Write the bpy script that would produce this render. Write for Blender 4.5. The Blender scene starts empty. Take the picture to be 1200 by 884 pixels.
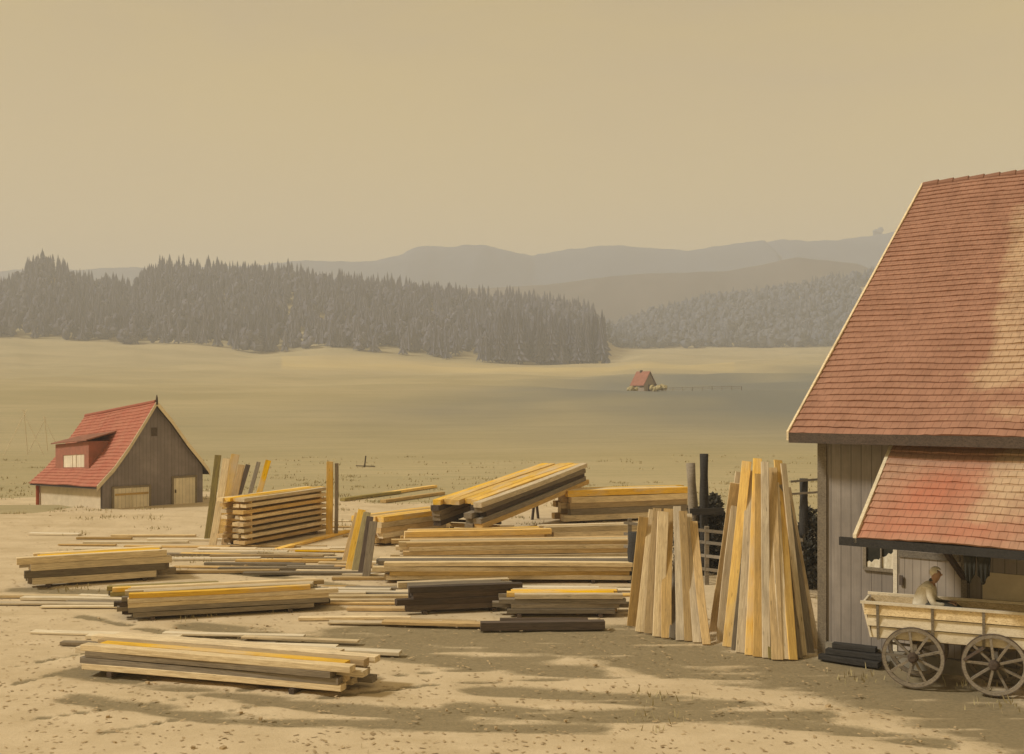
import bpy, bmesh, math, random
import numpy as np
from mathutils import Vector, Matrix, noise
random.seed(7)
PI = math.pi
scene = bpy.context.scene
C = scene.collection
H, F, CX, HY = 5.5, 1300.0, 600.0, 470.0      # eye height, focal length, horizon (survey values used while setting the site out)

def V(*a): return Vector(a)
def gpt(px, py, z=0.0):                        # survey helper: where a sight line meets the level z
    Y = F*(H-z)/(py-HY)
    return V((px-CX)/F*Y, Y, z)
def dpt(px, py, Y):                            # sight line at a given distance
    return V((px-CX)/F*Y, Y, H-(py-HY)/F*Y)
def lerp(a, b, t): return a+(b-a)*t
def sm(a, b, x):
    t = max(0.0, min(1.0, (x-a)/(b-a))); return t*t*(3-2*t)
def interp(x, pts):
    return float(np.interp(x, [p[0] for p in pts], [p[1] for p in pts]))

# ------------------------------------------------------------------ materials
def new_mat(name):
    m = bpy.data.materials.new(name); m.use_nodes = True
    nt = m.node_tree; b = nt.nodes['Principled BSDF']
    b.inputs['Roughness'].default_value = 0.9
    b.inputs['Specular IOR Level'].default_value = 0.15
    return m, nt, b
def N(nt, t, **kw):
    n = nt.nodes.new(t)
    for k, v in kw.items(): setattr(n, k, v)
    return n
def mixc(nt, fac, a, b, mode='MIX'):
    n = N(nt, 'ShaderNodeMix', data_type='RGBA', blend_type=mode)
    for idx, v in ((0, fac), (6, a), (7, b)):
        if hasattr(v, 'is_linked') or isinstance(v, bpy.types.NodeSocket): nt.links.new(v, n.inputs[idx])
        else: n.inputs[idx].default_value = v if idx == 0 else (*v, 1)
    return n.outputs[2]
def mth(nt, op, a, b=None, c=None):
    n = N(nt, 'ShaderNodeMath', operation=op)
    for i, v in enumerate((a, b, c)):
        if v is None: continue
        if isinstance(v, bpy.types.NodeSocket): nt.links.new(v, n.inputs[i])
        else: n.inputs[i].default_value = v
    return n.outputs[0]
def coords(nt, kind='Object', scale=(1, 1, 1), loc_random=False):
    tc = N(nt, 'ShaderNodeTexCoord'); mp = N(nt, 'ShaderNodeMapping')
    mp.inputs['Scale'].default_value = scale
    nt.links.new(tc.outputs[kind], mp.inputs['Vector'])
    if loc_random:
        oi = N(nt, 'ShaderNodeObjectInfo'); vm = N(nt, 'ShaderNodeVectorMath', operation='SCALE')
        vm.inputs[0].default_value = (37, 53, 71); nt.links.new(oi.outputs['Random'], vm.inputs['Scale'])
        nt.links.new(vm.outputs[0], mp.inputs['Location'])
    return mp.outputs[0]
def noise_t(nt, vec, scale=5, detail=6, rough=.6, dist=0.0):
    n = N(nt, 'ShaderNodeTexNoise'); nt.links.new(vec, n.inputs['Vector'])
    n.inputs['Scale'].default_value = scale; n.inputs['Detail'].default_value = detail
    n.inputs['Roughness'].default_value = rough; n.inputs['Distortion'].default_value = dist
    return n.outputs['Fac']
def ramp(nt, fac, stops):
    r = N(nt, 'ShaderNodeValToRGB'); nt.links.new(fac, r.inputs[0])
    e = r.color_ramp.elements
    while len(e) < len(stops): e.new(.5)
    for i, (p, c) in enumerate(stops):
        e[i].position = p; e[i].color = (c, c, c, 1) if isinstance(c, (int, float)) else (*c, 1)
    return r.outputs[0]
def bump(nt, b, h, strength=.4, dist=.02):
    n = N(nt, 'ShaderNodeBump'); n.inputs['Strength'].default_value = strength; n.inputs['Distance'].default_value = dist
    nt.links.new(h, n.inputs['Height']); nt.links.new(n.outputs[0], b.inputs['Normal'])
def attr(nt, name): return N(nt, 'ShaderNodeAttribute', attribute_name=name).outputs['Fac']

def wood(name, col, dark, vary=.25, grain=1.0, fresh=False):
    m, nt, b = new_mat(name)
    v = coords(nt, 'Object', (1.3, 22, 22), True)
    g = noise_t(nt, v, 1.6, 9, .72, .8)
    c = mixc(nt, ramp(nt, g, [(.38, 0), (.58, 1)]), dark, col)
    v2 = coords(nt, 'Object', (.7, 2.2, 2.2), True)
    w = noise_t(nt, v2, 1.3, 4, .6)
    weather = tuple(x*.62+.04 for x in dark)
    c = mixc(nt, mth(nt, 'MULTIPLY', ramp(nt, w, [(.5, 0), (.72, 1)]), .55), c, weather)
    if fresh:
        v3 = coords(nt, 'Object', (.45, 1.2, 1.2), True); fz = noise_t(nt, v3, 1.1, 4, .6)
        c = mixc(nt, ramp(nt, fz, [(.5, 0), (.68, 1)]), c, (.68, .52, .31))
    kn = N(nt, 'ShaderNodeTexVoronoi'); nt.links.new(coords(nt, 'Object', (1.4, 7, 7), True), kn.inputs['Vector']); kn.inputs['Scale'].default_value = 1.1
    c = mixc(nt, mth(nt, 'MULTIPLY', ramp(nt, kn.outputs['Distance'], [(.05, 1), (.11, 0)]), .6), c, tuple(x*.35 for x in dark))
    oi = N(nt, 'ShaderNodeObjectInfo')
    hsv = N(nt, 'ShaderNodeHueSaturation'); nt.links.new(c, hsv.inputs['Color'])
    nt.links.new(mth(nt, 'MULTIPLY_ADD', oi.outputs['Random'], vary*2, 1-vary), hsv.inputs['Value'])
    r2 = mth(nt, 'FRACT', mth(nt, 'MULTIPLY', oi.outputs['Random'], 17.3))
    nt.links.new(mth(nt, 'MULTIPLY_ADD', r2, .3, .85), hsv.inputs['Saturation'])
    nt.links.new(hsv.outputs[0], b.inputs['Base Color'])
    bump(nt, b, g, .35*grain, .006)
    return m
M = {}
M['cream'] = wood('wood_cream', (.76, .63, .42), (.50, .385, .235))
M['yellow'] = wood('wood_fresh_yellow', (.88, .57, .10), (.66, .38, .06), .16, fresh=True)
M['ochre'] = wood('wood_ochre', (.60, .42, .19), (.40, .27, .12))
M['grey'] = wood('wood_weathered_shaded', (.27, .225, .165), (.16, .13, .095))  # weathered grey wood; also stands in for shade on the stack sides
M['dark'] = wood('wood_dark', (.115, .085, .065), (.06, .045, .035))
M['olive'] = wood('wood_olive', (.34, .28, .12), (.20, .16, .075))
M['black'] = wood('wood_tarred', (.06, .055, .05), (.03, .028, .026))
M['pale'] = wood('wood_pale', (.78, .69, .53), (.62, .53, .38), .12)

def simple(name, col, col2=None, scale=6, bs=.2, rough=.9, bd=.01, st=(1, 1, 1)):
    m, nt, b = new_mat(name)
    v = coords(nt, 'Object', st)
    g = noise_t(nt, v, scale, 7, .65)
    c = mixc(nt, ramp(nt, g, [(.3, 0), (.7, 1)]), col2 or tuple(x*.7 for x in col), col)
    nt.links.new(c, b.inputs['Base Color']); b.inputs['Roughness'].default_value = rough
    bump(nt, b, g, bs, bd)
    return m
M['plaster'] = simple('plaster_pale', (.66, .57, .42), (.50, .42, .30), 1.8)
M['iron'] = simple('iron', (.08, .075, .07), (.14, .09, .06), 20, .2, .6)
M['glass'] = simple('old_glass', (.62, .58, .48), (.5, .46, .38), 1.4, .05, .2)
M['linen'] = simple('linen', (.82, .76, .62), (.6, .52, .38), 12, .2)
M['darkcloth'] = simple('dark_cloth', (.045, .042, .033), (.025, .025, .02), 9, .3, 1.0)
M['apron'] = simple('dark_apron', (.09, .085, .07), (.05, .045, .04), 9, .3)
M['skin'] = simple('skin', (.42, .26, .17), (.38, .22, .14), 9, .05, .6)
M['hair'] = simple('hair', (.06, .04, .03), (.04, .03, .02), 30, .3)
M['bark'] = simple('bark', (.10, .08, .06), (.06, .05, .04), 12, .5)
M['redpaint'] = simple('red_paint', (.42, .10, .05), (.30, .09, .05), 8)

def cladding(name, col, dark, axis_scale=5.0, strength=.6):
    """vertical boards: pattern from the wall's own UV in metres"""
    m, nt, b = new_mat(name)
    uv = coords(nt, 'UV', (1, 1, 1))
    sx = N(nt, 'ShaderNodeSeparateXYZ'); nt.links.new(uv, sx.inputs[0])
    u = mth(nt, 'MULTIPLY', sx.outputs[0], axis_scale)
    fr = mth(nt, 'FRACT', u); fl = mth(nt, 'FLOOR', u)
    gap = mth(nt, 'LESS_THAN', fr, .07)
    wn = N(nt, 'ShaderNodeTexWhiteNoise', noise_dimensions='1D'); nt.links.new(fl, wn.inputs['W'])
    gv = coords(nt, 'UV', (18, 1.0, 1))
    g = noise_t(nt, gv, 1.4, 8, .65, .3)
    c = mixc(nt, ramp(nt, g, [(.3, 0), (.7, 1)]), dark, col)
    c = mixc(nt, mth(nt, 'MULTIPLY', wn.outputs[0], .5), c, tuple(x*.72 for x in col))
    big = noise_t(nt, coords(nt, 'UV', (1, 1, 1)), .8, 4, .6)
    c = mixc(nt, mth(nt, 'MULTIPLY', ramp(nt, big, [(.45, 0), (.7, 1)]), .45), c, tuple(x*1.45 for x in col))
    c = mixc(nt, gap, c, tuple(x*.6 for x in dark))
    nt.links.new(c, b.inputs['Base Color'])
    hgt = mth(nt, 'SUBTRACT', mth(nt, 'ADD', mth(nt, 'MULTIPLY', g, .25), mth(nt, 'MULTIPLY', wn.outputs[0], .4)), mth(nt, 'MULTIPLY', gap, 1.4))
    bump(nt, b, hgt, strength, .02)
    return m
M['barnwall'] = cladding('barn_boards', (.31, .27, .235), (.225, .195, .17), 4.5, .4)
M['barnpanel'] = cladding('barn_door_boards', (.40, .34, .28), (.32, .27, .22), 6, .4)
M['gable'] = cladding('gable_boards', (.27, .235, .235), (.215, .185, .185), 5, .25)
M['shedwhite'] = cladding('limed_boards', (.80, .72, .56), (.66, .57, .43), 5, .4)

def tiles(name, col, dark, pale, sx_=.18, sy_=.30, red=None):
    m, nt, b = new_mat(name)
    uv = coords(nt, 'UV', (1, 1, 1))
    br = N(nt, 'ShaderNodeTexBrick'); nt.links.new(uv, br.inputs['Vector'])
    br.inputs['Scale'].default_value = 1; br.inputs['Brick Width'].default_value = sx_; br.inputs['Row Height'].default_value = sy_
    br.inputs['Mortar Size'].default_value = .008; br.inputs['Mortar Smooth'].default_value = .2; br.inputs['Bias'].default_value = -.1
    br.inputs['Color1'].default_value = (0, 0, 0, 1); br.inputs['Color2'].default_value = (1, 1, 1, 1); br.inputs['Mortar'].default_value = (.3, .3, .3, 1)
    g = noise_t(nt, uv, 1.1, 8, .7, .4)
    g2 = noise_t(nt, uv, 9, 5, .7)
    c = mixc(nt, ramp(nt, g, [(.32, 0), (.66, 1)]), dark, col)
    c = mixc(nt, mth(nt, 'MULTIPLY', br.outputs['Color'], .35), c, tuple(x*.72 for x in col))
    c = mixc(nt, mth(nt, 'MULTIPLY', ramp(nt, g2, [(.55, 0), (.75, 1)]), .5), c, tuple(x*.55 for x in dark))
    lichen = noise_t(nt, uv, 3.2, 8, .75)
    c = mixc(nt, mth(nt, 'MULTIPLY', ramp(nt, lichen, [(.6, 0), (.72, 1)]), .45), c, (.50, .38, .22))
    if red:
        c = mixc(nt, mth(nt, 'MULTIPLY', attr(nt, 'red'), .85), c, red)
    pm = mth(nt, 'ADD', attr(nt, 'pale'), mth(nt, 'MULTIPLY', mth(nt, 'SUBTRACT', g, .5), 1.8))
    c = mixc(nt, mth(nt, 'MULTIPLY', ramp(nt, pm, [(.35, 0), (.85, 1)]), mth(nt, 'MULTIPLY_ADD', g2, .6, .35)), c, pale)
    stk = noise_t(nt, coords(nt, 'UV', (2.2, .25, 1)), 1.2, 6, .65, .3)
    c = mixc(nt, mth(nt, 'MULTIPLY', ramp(nt, stk, [(.5, 0), (.7, 1)]), .4), c, tuple(x*.6 for x in dark))
    c = mixc(nt, mth(nt, 'MULTIPLY', br.outputs['Fac'], .4), c, tuple(x*.4 for x in dark))
    nt.links.new(c, b.inputs['Base Color'])
    hgt = mth(nt, 'SUBTRACT', mth(nt, 'ADD', mth(nt, 'MULTIPLY', g2, .3), mth(nt, 'MULTIPLY', br.outputs['Color'], .4)), br.outputs['Fac'])
    bump(nt, b, hgt, .5, .015)
    return m
M['tile'] = tiles('roof_tiles_brown', (.41, .22, .15), (.32, .165, .11), (.56, .41, .26), .17, .22)
M['tile2'] = tiles('roof_tiles_rose', (.48, .29, .20), (.40, .23, .155), (.58, .44, .28), .15, .20, red=(.47, .17, .105))
M['tilered'] = tiles('roof_tiles_red', (.48, .21, .14), (.42, .13, .088), (.60, .45, .30), .17, .22)

def foliage(name, a, b_, scale=.12):
    m, nt, b = new_mat(name)
    v = coords(nt, 'Object')
    g = noise_t(nt, v, scale, 5, .7)
    g2 = noise_t(nt, v, scale*14, 3, .7)
    oi = N(nt, 'ShaderNodeObjectInfo')
    f = mth(nt, 'ADD', mth(nt, 'MULTIPLY', g, .7), mth(nt, 'MULTIPLY', g2, .3))
    c = mixc(nt, ramp(nt, f, [(.35, 0), (.65, 1)]), a, b_)
    nt.links.new(c, b.inputs['Base Color'])
    return m
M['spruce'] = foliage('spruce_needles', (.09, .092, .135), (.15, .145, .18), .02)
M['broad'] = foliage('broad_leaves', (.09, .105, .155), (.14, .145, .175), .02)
M['shrub'] = foliage('shrub_leaves', (.04, .04, .035), (.10, .09, .07), 1.2)
M['weed'] = foliage('weed_leaves', (.33, .28, .145), (.45, .37, .20), 1.5)

# ------------------------------------------------------------------ object helpers
def tag(o, label=None, cat=None, group=None, kind=None):
    if label: o['label'] = label
    if cat: o['category'] = cat
    if group: o['group'] = group
    if kind: o['kind'] = kind
    return o
def link(name, me, mat=None, parent=None, smooth=False):
    o = bpy.data.objects.new(name, me); C.objects.link(o)
    if mat is not None and not me.materials: me.materials.append(M[mat] if isinstance(mat, str) else mat)
    if parent is not None: o.parent = parent
    if smooth:
        for p in me.polygons: p.use_smooth = True
    return o
def empty(name, loc=(0, 0, 0)):
    o = bpy.data.objects.new(name, None); C.objects.link(o); o.location = loc; o.empty_display_size = .2
    return o
class MB:
    """collects shapes of ONE mesh"""
    def __init__(s): s.v = []; s.f = []; s.uv = []
    def quad(s, pts, uvs=None):
        n = len(s.v); s.v += [tuple(p) for p in pts]; s.f.append(tuple(range(n, n+len(pts))))
        s.uv += uvs if uvs else [(0, 0)]*len(pts)
    def box(s, fr, x0, x1, y0, y1, z0, z1, bev=0):
        c = [fr(x, y, z) for z in (z0, z1) for y in (y0, y1) for x in (x0, x1)]
        L = [(x, y, z) for z in (z0, z1) for y in (y0, y1) for x in (x0, x1)]
        for idx in ((0, 2, 3, 1), (4, 5, 7, 6), (0, 1, 5, 4), (2, 6, 7, 3), (0, 4, 6, 2), (1, 3, 7, 5)):
            n = [L[i] for i in idx]
            xs = len({p[0] for p in n}) == 1
            uv = [(p[1], p[2]) if xs else (p[0], p[2] if len({q[1] for q in n}) == 1 else p[1]) for p in n]
            s.quad([c[i] for i in idx], uv)
    def bar(s, a, b, w, h=None, up=V(0, 0, 1)):
        a = Vector(a); b = Vector(b); h = h or w; x = (b-a); L = x.length; x.normalize()
        y = up.cross(x)
        if y.length < 1e-3: y = V(0, 1, 0).cross(x)
        y.normalize(); z = x.cross(y)
        s.box(lambda p, q, r: a+x*p+y*q+z*r, 0, L, -w/2, w/2, -h/2, h/2)
    def tube(s, pts, rs, n=8, cap=True):
        rings = []
        for i, p in enumerate(pts):
            p = Vector(p); a = Vector(pts[max(0, i-1)]); b = Vector(pts[min(len(pts)-1, i+1)])
            d = (b-a).normalized(); u = d.cross(V(.31, .87, .11)).normalized(); w = d.cross(u)
            base = len(s.v); rings.append(base)
            for k in range(n):
                t = 2*PI*k/n; s.v.append(tuple(p+(u*math.cos(t)+w*math.sin(t))*rs[i]))
        for i in range(len(rings)-1):
            for k in range(n):
                s.f.append((rings[i]+k, rings[i]+(k+1) % n, rings[i+1]+(k+1) % n, rings[i+1]+k)); s.uv += [(0, 0)]*4
        if cap:
            s.f.append(tuple(rings[0]+k for k in range(n))[::-1]); s.uv += [(0, 0)]*n
            s.f.append(tuple(rings[-1]+k for k in range(n))); s.uv += [(0, 0)]*n
    def mesh(s, name):
        me = bpy.data.meshes.new(name); me.from_pydata(s.v, [], s.f)
        uv = me.uv_layers.new(name='UVMap'); uv.data.foreach_set('uv', [c for p in s.uv for c in p])
        me.update(); return me
    def build(s, name, mat, parent=None, bevel=0, smooth=False):
        me = s.mesh(name); o = link(name, me, mat, parent, smooth)
        if bevel:
            m = o.modifiers.new('bevel', 'BEVEL'); m.width = bevel; m.segments = 1; m.limit_method = 'ANGLE'
        return o
def local(root, fn):                       # frame in the thing's own coordinates
    o = Vector(root.location); return lambda x, y, z: fn(x, y, z)-o

# ------------------------------------------------------------------ terrain
FOREST_BASE = [(-400, 396), (20, 398), (100, 401), (200, 406), (290, 413), (380, 409), (450, 415), (560, 425), (640, 430), (712, 431), (760, 424), (1300, 418)]
FOREST_TOP = [(-400, 330), (0, 330), (22, 326), (34, 304), (50, 296), (66, 303), (90, 320), (130, 326), (160, 332), (172, 314), (190, 306), (260, 308), (330, 314), (400, 320), (450, 325), (560, 338), (620, 344), (690, 356), (712, 366)]
RIGHT_TOP = [(600, 392), (700, 382), (716, 378), (760, 364), (830, 345), (900, 336), (960, 326), (1020, 316), (1100, 310), (1500, 305)]
def yz(py, Y): return H-(py-HY)/F*Y
def terrain(X, Y):
    if Y < 1: return 0.0
    px = CX+F*X/Y; pc = max(-400, min(1500, px))
    left = 1-sm(690, 728, pc)
    zb = yz(interp(pc, FOREST_BASE), 720)
    zl = yz(interp(pc, FOREST_TOP)+25, 1000)
    zr = yz(407, 1000)
    k = [(0, 0), (84, 0), (110, .15), (250, yz(457, 250)), (450, yz(440, 450)), (720, zb), (1000, lerp(zr, zl, left)),
         (1250, lerp(yz(interp(pc, RIGHT_TOP)+18, 1250), zl*.95, left)), (1500, 70), (4500, 60)]
    ks = [p[0] for p in k]; zs = [p[1] for p in k]
    for i in range(len(k)-1):
        if ks[i] <= Y < ks[i+1]:
            def slope(j):
                if j <= 0 or j >= len(k)-1: return 0
                a = (zs[j]-zs[j-1])/(ks[j]-ks[j-1]); b = (zs[j+1]-zs[j])/(ks[j+1]-ks[j])
                return 0 if a*b <= 0 else 2*a*b/(a+b)
            h_ = ks[i+1]-ks[i]; t = (Y-ks[i])/h_; m0, m1 = slope(i)*h_, slope(i+1)*h_
            z = (2*t**3-3*t*t+1)*zs[i]+(t**3-2*t*t+t)*m0+(-2*t**3+3*t*t)*zs[i+1]+(t**3-t*t)*m1
            break
    else: z = 60
    if Y > 88:
        z += noise.fractal(V(X/90, Y/90, 3), 1, 2, 3)*min(3.2, (Y-88)*.012)
    # low bank round the small house, ground falling away behind it
    if 30 < Y < 90 and X < -8:
        e = sm(-8, -16, X)
        z += e*(math.exp(-((Y-51-.15*(X+20))/3.0)**2)*.28)
        z -= .55*sm(-21.5, -27, X)*sm(50, 60, Y)*(1-sm(70, 95, Y))
    return z

def wline(pts, w): return ([gpt(*p) for p in pts], w)
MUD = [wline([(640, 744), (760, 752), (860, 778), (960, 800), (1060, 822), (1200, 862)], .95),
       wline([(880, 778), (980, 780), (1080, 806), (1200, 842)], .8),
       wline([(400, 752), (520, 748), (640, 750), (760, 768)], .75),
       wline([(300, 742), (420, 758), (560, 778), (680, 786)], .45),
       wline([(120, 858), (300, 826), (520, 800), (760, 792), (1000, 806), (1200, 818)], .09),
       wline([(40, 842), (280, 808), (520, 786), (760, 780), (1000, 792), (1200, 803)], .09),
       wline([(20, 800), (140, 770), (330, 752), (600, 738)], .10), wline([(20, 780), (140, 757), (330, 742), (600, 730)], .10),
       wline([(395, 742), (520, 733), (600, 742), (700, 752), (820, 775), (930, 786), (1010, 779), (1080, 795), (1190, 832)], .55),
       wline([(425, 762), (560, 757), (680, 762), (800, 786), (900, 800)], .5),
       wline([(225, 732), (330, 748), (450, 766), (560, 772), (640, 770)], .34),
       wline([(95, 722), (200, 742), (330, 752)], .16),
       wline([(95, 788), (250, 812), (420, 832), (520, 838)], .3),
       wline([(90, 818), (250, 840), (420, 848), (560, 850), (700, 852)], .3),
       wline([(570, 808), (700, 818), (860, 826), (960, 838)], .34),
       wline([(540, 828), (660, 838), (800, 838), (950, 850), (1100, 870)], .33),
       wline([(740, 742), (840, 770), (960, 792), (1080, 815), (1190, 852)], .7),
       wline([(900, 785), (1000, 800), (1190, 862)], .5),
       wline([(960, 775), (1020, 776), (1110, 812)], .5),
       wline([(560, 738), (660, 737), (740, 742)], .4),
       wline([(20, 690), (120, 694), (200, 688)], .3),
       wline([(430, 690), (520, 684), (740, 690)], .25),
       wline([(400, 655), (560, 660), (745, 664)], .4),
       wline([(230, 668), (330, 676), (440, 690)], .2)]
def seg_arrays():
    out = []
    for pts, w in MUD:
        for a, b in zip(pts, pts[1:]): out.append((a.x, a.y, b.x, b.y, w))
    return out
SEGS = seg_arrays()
def yard_limit(X):                            # far edge of the trodden yard
    return interp(X, [(-60, 66), (-22, 70), (-12, 62), (-4, 60), (0, 62), (5, 66), (12, 52), (20, 46), (60, 40)])+noise.noise(V(X*.16, 2, 0))*4

def build_ground():
    Ys = []; y = 4.0
    while y < 92: Ys.append(y); y *= 1.0085
    while y < 4400: Ys.append(y); y *= 1.016
    a = list(np.linspace(-.56, .56, 330)); o = [.6, .66, .74, .85, 1.0, 1.25, 1.6]
    As = [-v for v in o[::-1]]+a+o
    nx, ny = len(As), len(Ys)
    P = np.zeros((ny*nx, 3)); 
    for j, yy in enumerate(Ys):
        for i, aa in enumerate(As):
            P[j*nx+i] = (aa*yy, yy, terrain(aa*yy, yy))
    X, Yv = P[:, 0], P[:, 1]
    mud = np.zeros(len(P)); yd = np.zeros(len(P)); crop = np.zeros(len(P)); pale = np.zeros(len(P))
    near = np.where(Yv < 95)[0]
    wob = np.array([noise.fractal(V(x*.25, yy*1.2, 5), 1, 2, 4) for x, yy in zip(X[near], Yv[near])])
    dry = np.array([noise.fractal(V(x*.35, yy*3.6, 9), 1, 2, 5) for x, yy in zip(X[near], Yv[near])])
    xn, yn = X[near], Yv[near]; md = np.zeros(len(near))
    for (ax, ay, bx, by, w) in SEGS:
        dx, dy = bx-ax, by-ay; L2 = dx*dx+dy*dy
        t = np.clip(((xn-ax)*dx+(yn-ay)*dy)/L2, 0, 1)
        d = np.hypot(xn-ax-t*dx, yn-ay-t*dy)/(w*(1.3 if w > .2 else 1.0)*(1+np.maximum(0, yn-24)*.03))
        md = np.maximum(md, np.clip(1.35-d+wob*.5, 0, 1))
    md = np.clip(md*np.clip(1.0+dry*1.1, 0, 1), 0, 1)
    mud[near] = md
    lim = np.array([yard_limit(x) for x in xn]); 
    yd[near] = np.clip((lim-yn)/5+.5+wob*.9, 0, 1)
    yd[near[yn > 90]] = 0
    P[near, 2] += (-md*.05+dry*.01)*(yn < 60)
    pxs = CX+F*X/np.maximum(Yv, 1); pys = HY+F*(H-P[:, 2])/np.maximum(Yv, 1)
    far = Yv > 80
    bl = np.array([noise.fractal(V(x/70, yy/110, 1), 1, 2, 4) if yy > 80 else 0 for x, yy in zip(X, Yv)])
    # a greener crop on the right hand slope, a strip of ripe stubble along the wood
    c1 = 1/(1+np.exp(-((X+8-.03*(Yv-130))/24)-bl*3))*np.clip((Yv-108)/75, 0, 1)*np.clip(1-(Yv-340+bl*150)/260-.9*np.clip((-X-10+.12*Yv)/40, 0, 1), 0, 1)
    crop = np.clip(c1*1.15+(bl > .25)*.0, 0, 1)*far
    edge = np.array([interp(p, FOREST_BASE) for p in pxs])
    pale = np.clip(1-np.abs(Yv-(600+bl*60))/110, 0, 1)*(pxs > 330)*(pxs < 860)
    faces = []; yardf = []
    for j in range(ny-1):
        for i in range(nx-1):
            q = (j*nx+i, j*nx+i+1, (j+1)*nx+i+1, (j+1)*nx+i)
            (yardf if Ys[j] < 88 and yd[q[0]] > .5 else faces).append(q)
    m, nt, b = new_mat('ground_soil')
    v = coords(nt, 'Object')
    n1 = noise_t(nt, v, .9, 9, .68); n2 = noise_t(nt, v, 14, 6, .7); n3 = noise_t(nt, coords(nt, 'Object', (.12, .6, 1)), 1.0, 6, .65, .3)
    sand = mixc(nt, ramp(nt, n1, [(.35, 0), (.65, 1)]), (.54, .43, .275), (.64, .52, .35))
    sand = mixc(nt, mth(nt, 'MULTIPLY', ramp(nt, n3, [(.52, 0), (.66, 1)]), .4), sand, (.40, .30, .165))
    sand = mixc(nt, mth(nt, 'MULTIPLY', ramp(nt, n2, [(.56, 0), (.72, 1)]), .5), sand, (.36, .27, .15))
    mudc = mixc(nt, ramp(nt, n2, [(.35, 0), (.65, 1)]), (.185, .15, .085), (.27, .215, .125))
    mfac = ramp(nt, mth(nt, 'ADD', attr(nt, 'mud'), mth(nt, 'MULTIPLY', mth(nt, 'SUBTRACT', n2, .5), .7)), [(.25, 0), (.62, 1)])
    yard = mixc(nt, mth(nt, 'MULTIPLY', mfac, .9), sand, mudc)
    f1 = noise_t(nt, coords(nt, 'Object', (.012, .02, .02)), 1, 7, .6); f2 = noise_t(nt, coords(nt, 'Object', (.05, .35, .1)), 1.5, 7, .7)
    f3 = noise_t(nt, v, 2.2, 6, .75)
    mead = mixc(nt, ramp(nt, f1, [(.38, 0), (.62, 1)]), (.36, .30, .165), (.46, .38, .22))
    mead = mixc(nt, mth(nt, 'MULTIPLY', ramp(nt, f2, [(.45, 0), (.65, 1)]), .4), mead, (.27, .25, .135))
    mead = mixc(nt, mth(nt, 'MULTIPLY', ramp(nt, f3, [(.5, 0), (.7, 1)]), .3), mead, (.22, .20, .11))
    mead = mixc(nt, mth(nt, 'MULTIPLY', attr(nt, 'crop'), .92), mead, (.175, .18, .165))
    mead = mixc(nt, mth(nt, 'MULTIPLY', attr(nt, 'ripe'), .7), mead, (.56, .44, .20))
    yfac = ramp(nt, mth(nt, 'ADD', attr(nt, 'yard'), mth(nt, 'MULTIPLY', mth(nt, 'SUBTRACT', f3, .5), .8)), [(.35, 0), (.7, 1)])
    c = mixc(nt, yfac, mead, yard)
    nt.links.new(c, b.inputs['Base Color'])
    bump(nt, b, mth(nt, 'ADD', mth(nt, 'MULTIPLY', n2, .6), n1), .6, .03)
    def make(name, fl):
        idx = np.unique(np.array(fl).ravel()); remap = -np.ones(len(P), int); remap[idx] = np.arange(len(idx))
        me = bpy.data.meshes.new(name)
        me.from_pydata([tuple(p) for p in P[idx]], [], [tuple(int(remap[k]) for k in q) for q in fl])
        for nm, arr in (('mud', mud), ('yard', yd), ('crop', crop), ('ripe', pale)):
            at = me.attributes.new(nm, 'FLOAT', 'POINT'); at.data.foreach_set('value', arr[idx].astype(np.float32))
        me.materials.append(m)
        o = link(name, me, smooth=True); tag(o, kind='structure'); return o
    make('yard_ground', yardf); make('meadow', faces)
    mb = MB(); mb.box(lambda x, y, z: V(x, y, z), -3600, 3600, -190, 60, -.9, -.12)
    o = mb.build('ground', m); tag(o, kind='structure')
build_ground()

# ------------------------------------------------------------------ hills
def hill(name, prof, Y0, depth, base_z, mat, rough):
    px = np.arange(-700, 2101, 3.0); rows = 26; vs = []; fs = []
    for j in range(rows):
        t = j/(rows-1); Y = Y0-depth*(1-t)
        for p in px:
            X = (p-CX)/F*Y0
            ztop = yz(float(np.interp(p, [q[0] for q in prof], [q[1] for q in prof])), Y0)
            s = math.sin(t*PI/2)**1.25
            z = base_z+(ztop-base_z)*s+noise.fractal(V(X/160, Y/160, Y0), 1, 2, 5)*rough*(1-t**6)+noise.noise(V(X/22, Y/22, 1))*rough*.10
            vs.append((X, Y, z))
    for Y, zf in ((Y0+depth*.5, .55), (Y0+depth, 0)):
        for p in px:
            X = (p-CX)/F*Y0; ztop = yz(float(np.interp(p, [q[0] for q in prof], [q[1] for q in prof])), Y0)
            vs.append((X, Y, base_z+(ztop-base_z)*zf))
    n = len(px)
    for j in range(rows+1):
        for i in range(n-1): fs.append((j*n+i, j*n+i+1, (j+1)*n+i+1, (j+1)*n+i))
    me = bpy.data.meshes.new(name); me.from_pydata(vs, [], fs); me.update()
    o = link(name, me, mat, smooth=True); tag(o, kind='structure'); return o
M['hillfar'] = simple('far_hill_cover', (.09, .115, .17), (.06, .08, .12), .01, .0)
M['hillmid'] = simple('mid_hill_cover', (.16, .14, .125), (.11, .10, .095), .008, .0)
FAR = [(-700, 330), (0, 322), (250, 316), (330, 311), (395, 311), (440, 307), (478, 302), (492, 294), (510, 291), (565, 291), (585, 296), (622, 303), (662, 296), (700, 291), (760, 293), (800, 296), (850, 291), (882, 285), (888, 299), (893, 286), (905, 283), (930, 286), (970, 285), (1000, 280), (1030, 277), (1080, 288), (1200, 300), (2100, 310)]
MID = [(-700, 350), (300, 350), (450, 342), (560, 338), (640, 335), (700, 326), (760, 321), (850, 318), (890, 311), (930, 303), (975, 306), (1005, 309), (1020, 318), (1100, 330), (2100, 340)]
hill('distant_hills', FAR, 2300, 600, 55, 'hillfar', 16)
hill('wooded_hill', MID, 1450, 160, 60, 'hillmid', 9)

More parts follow.
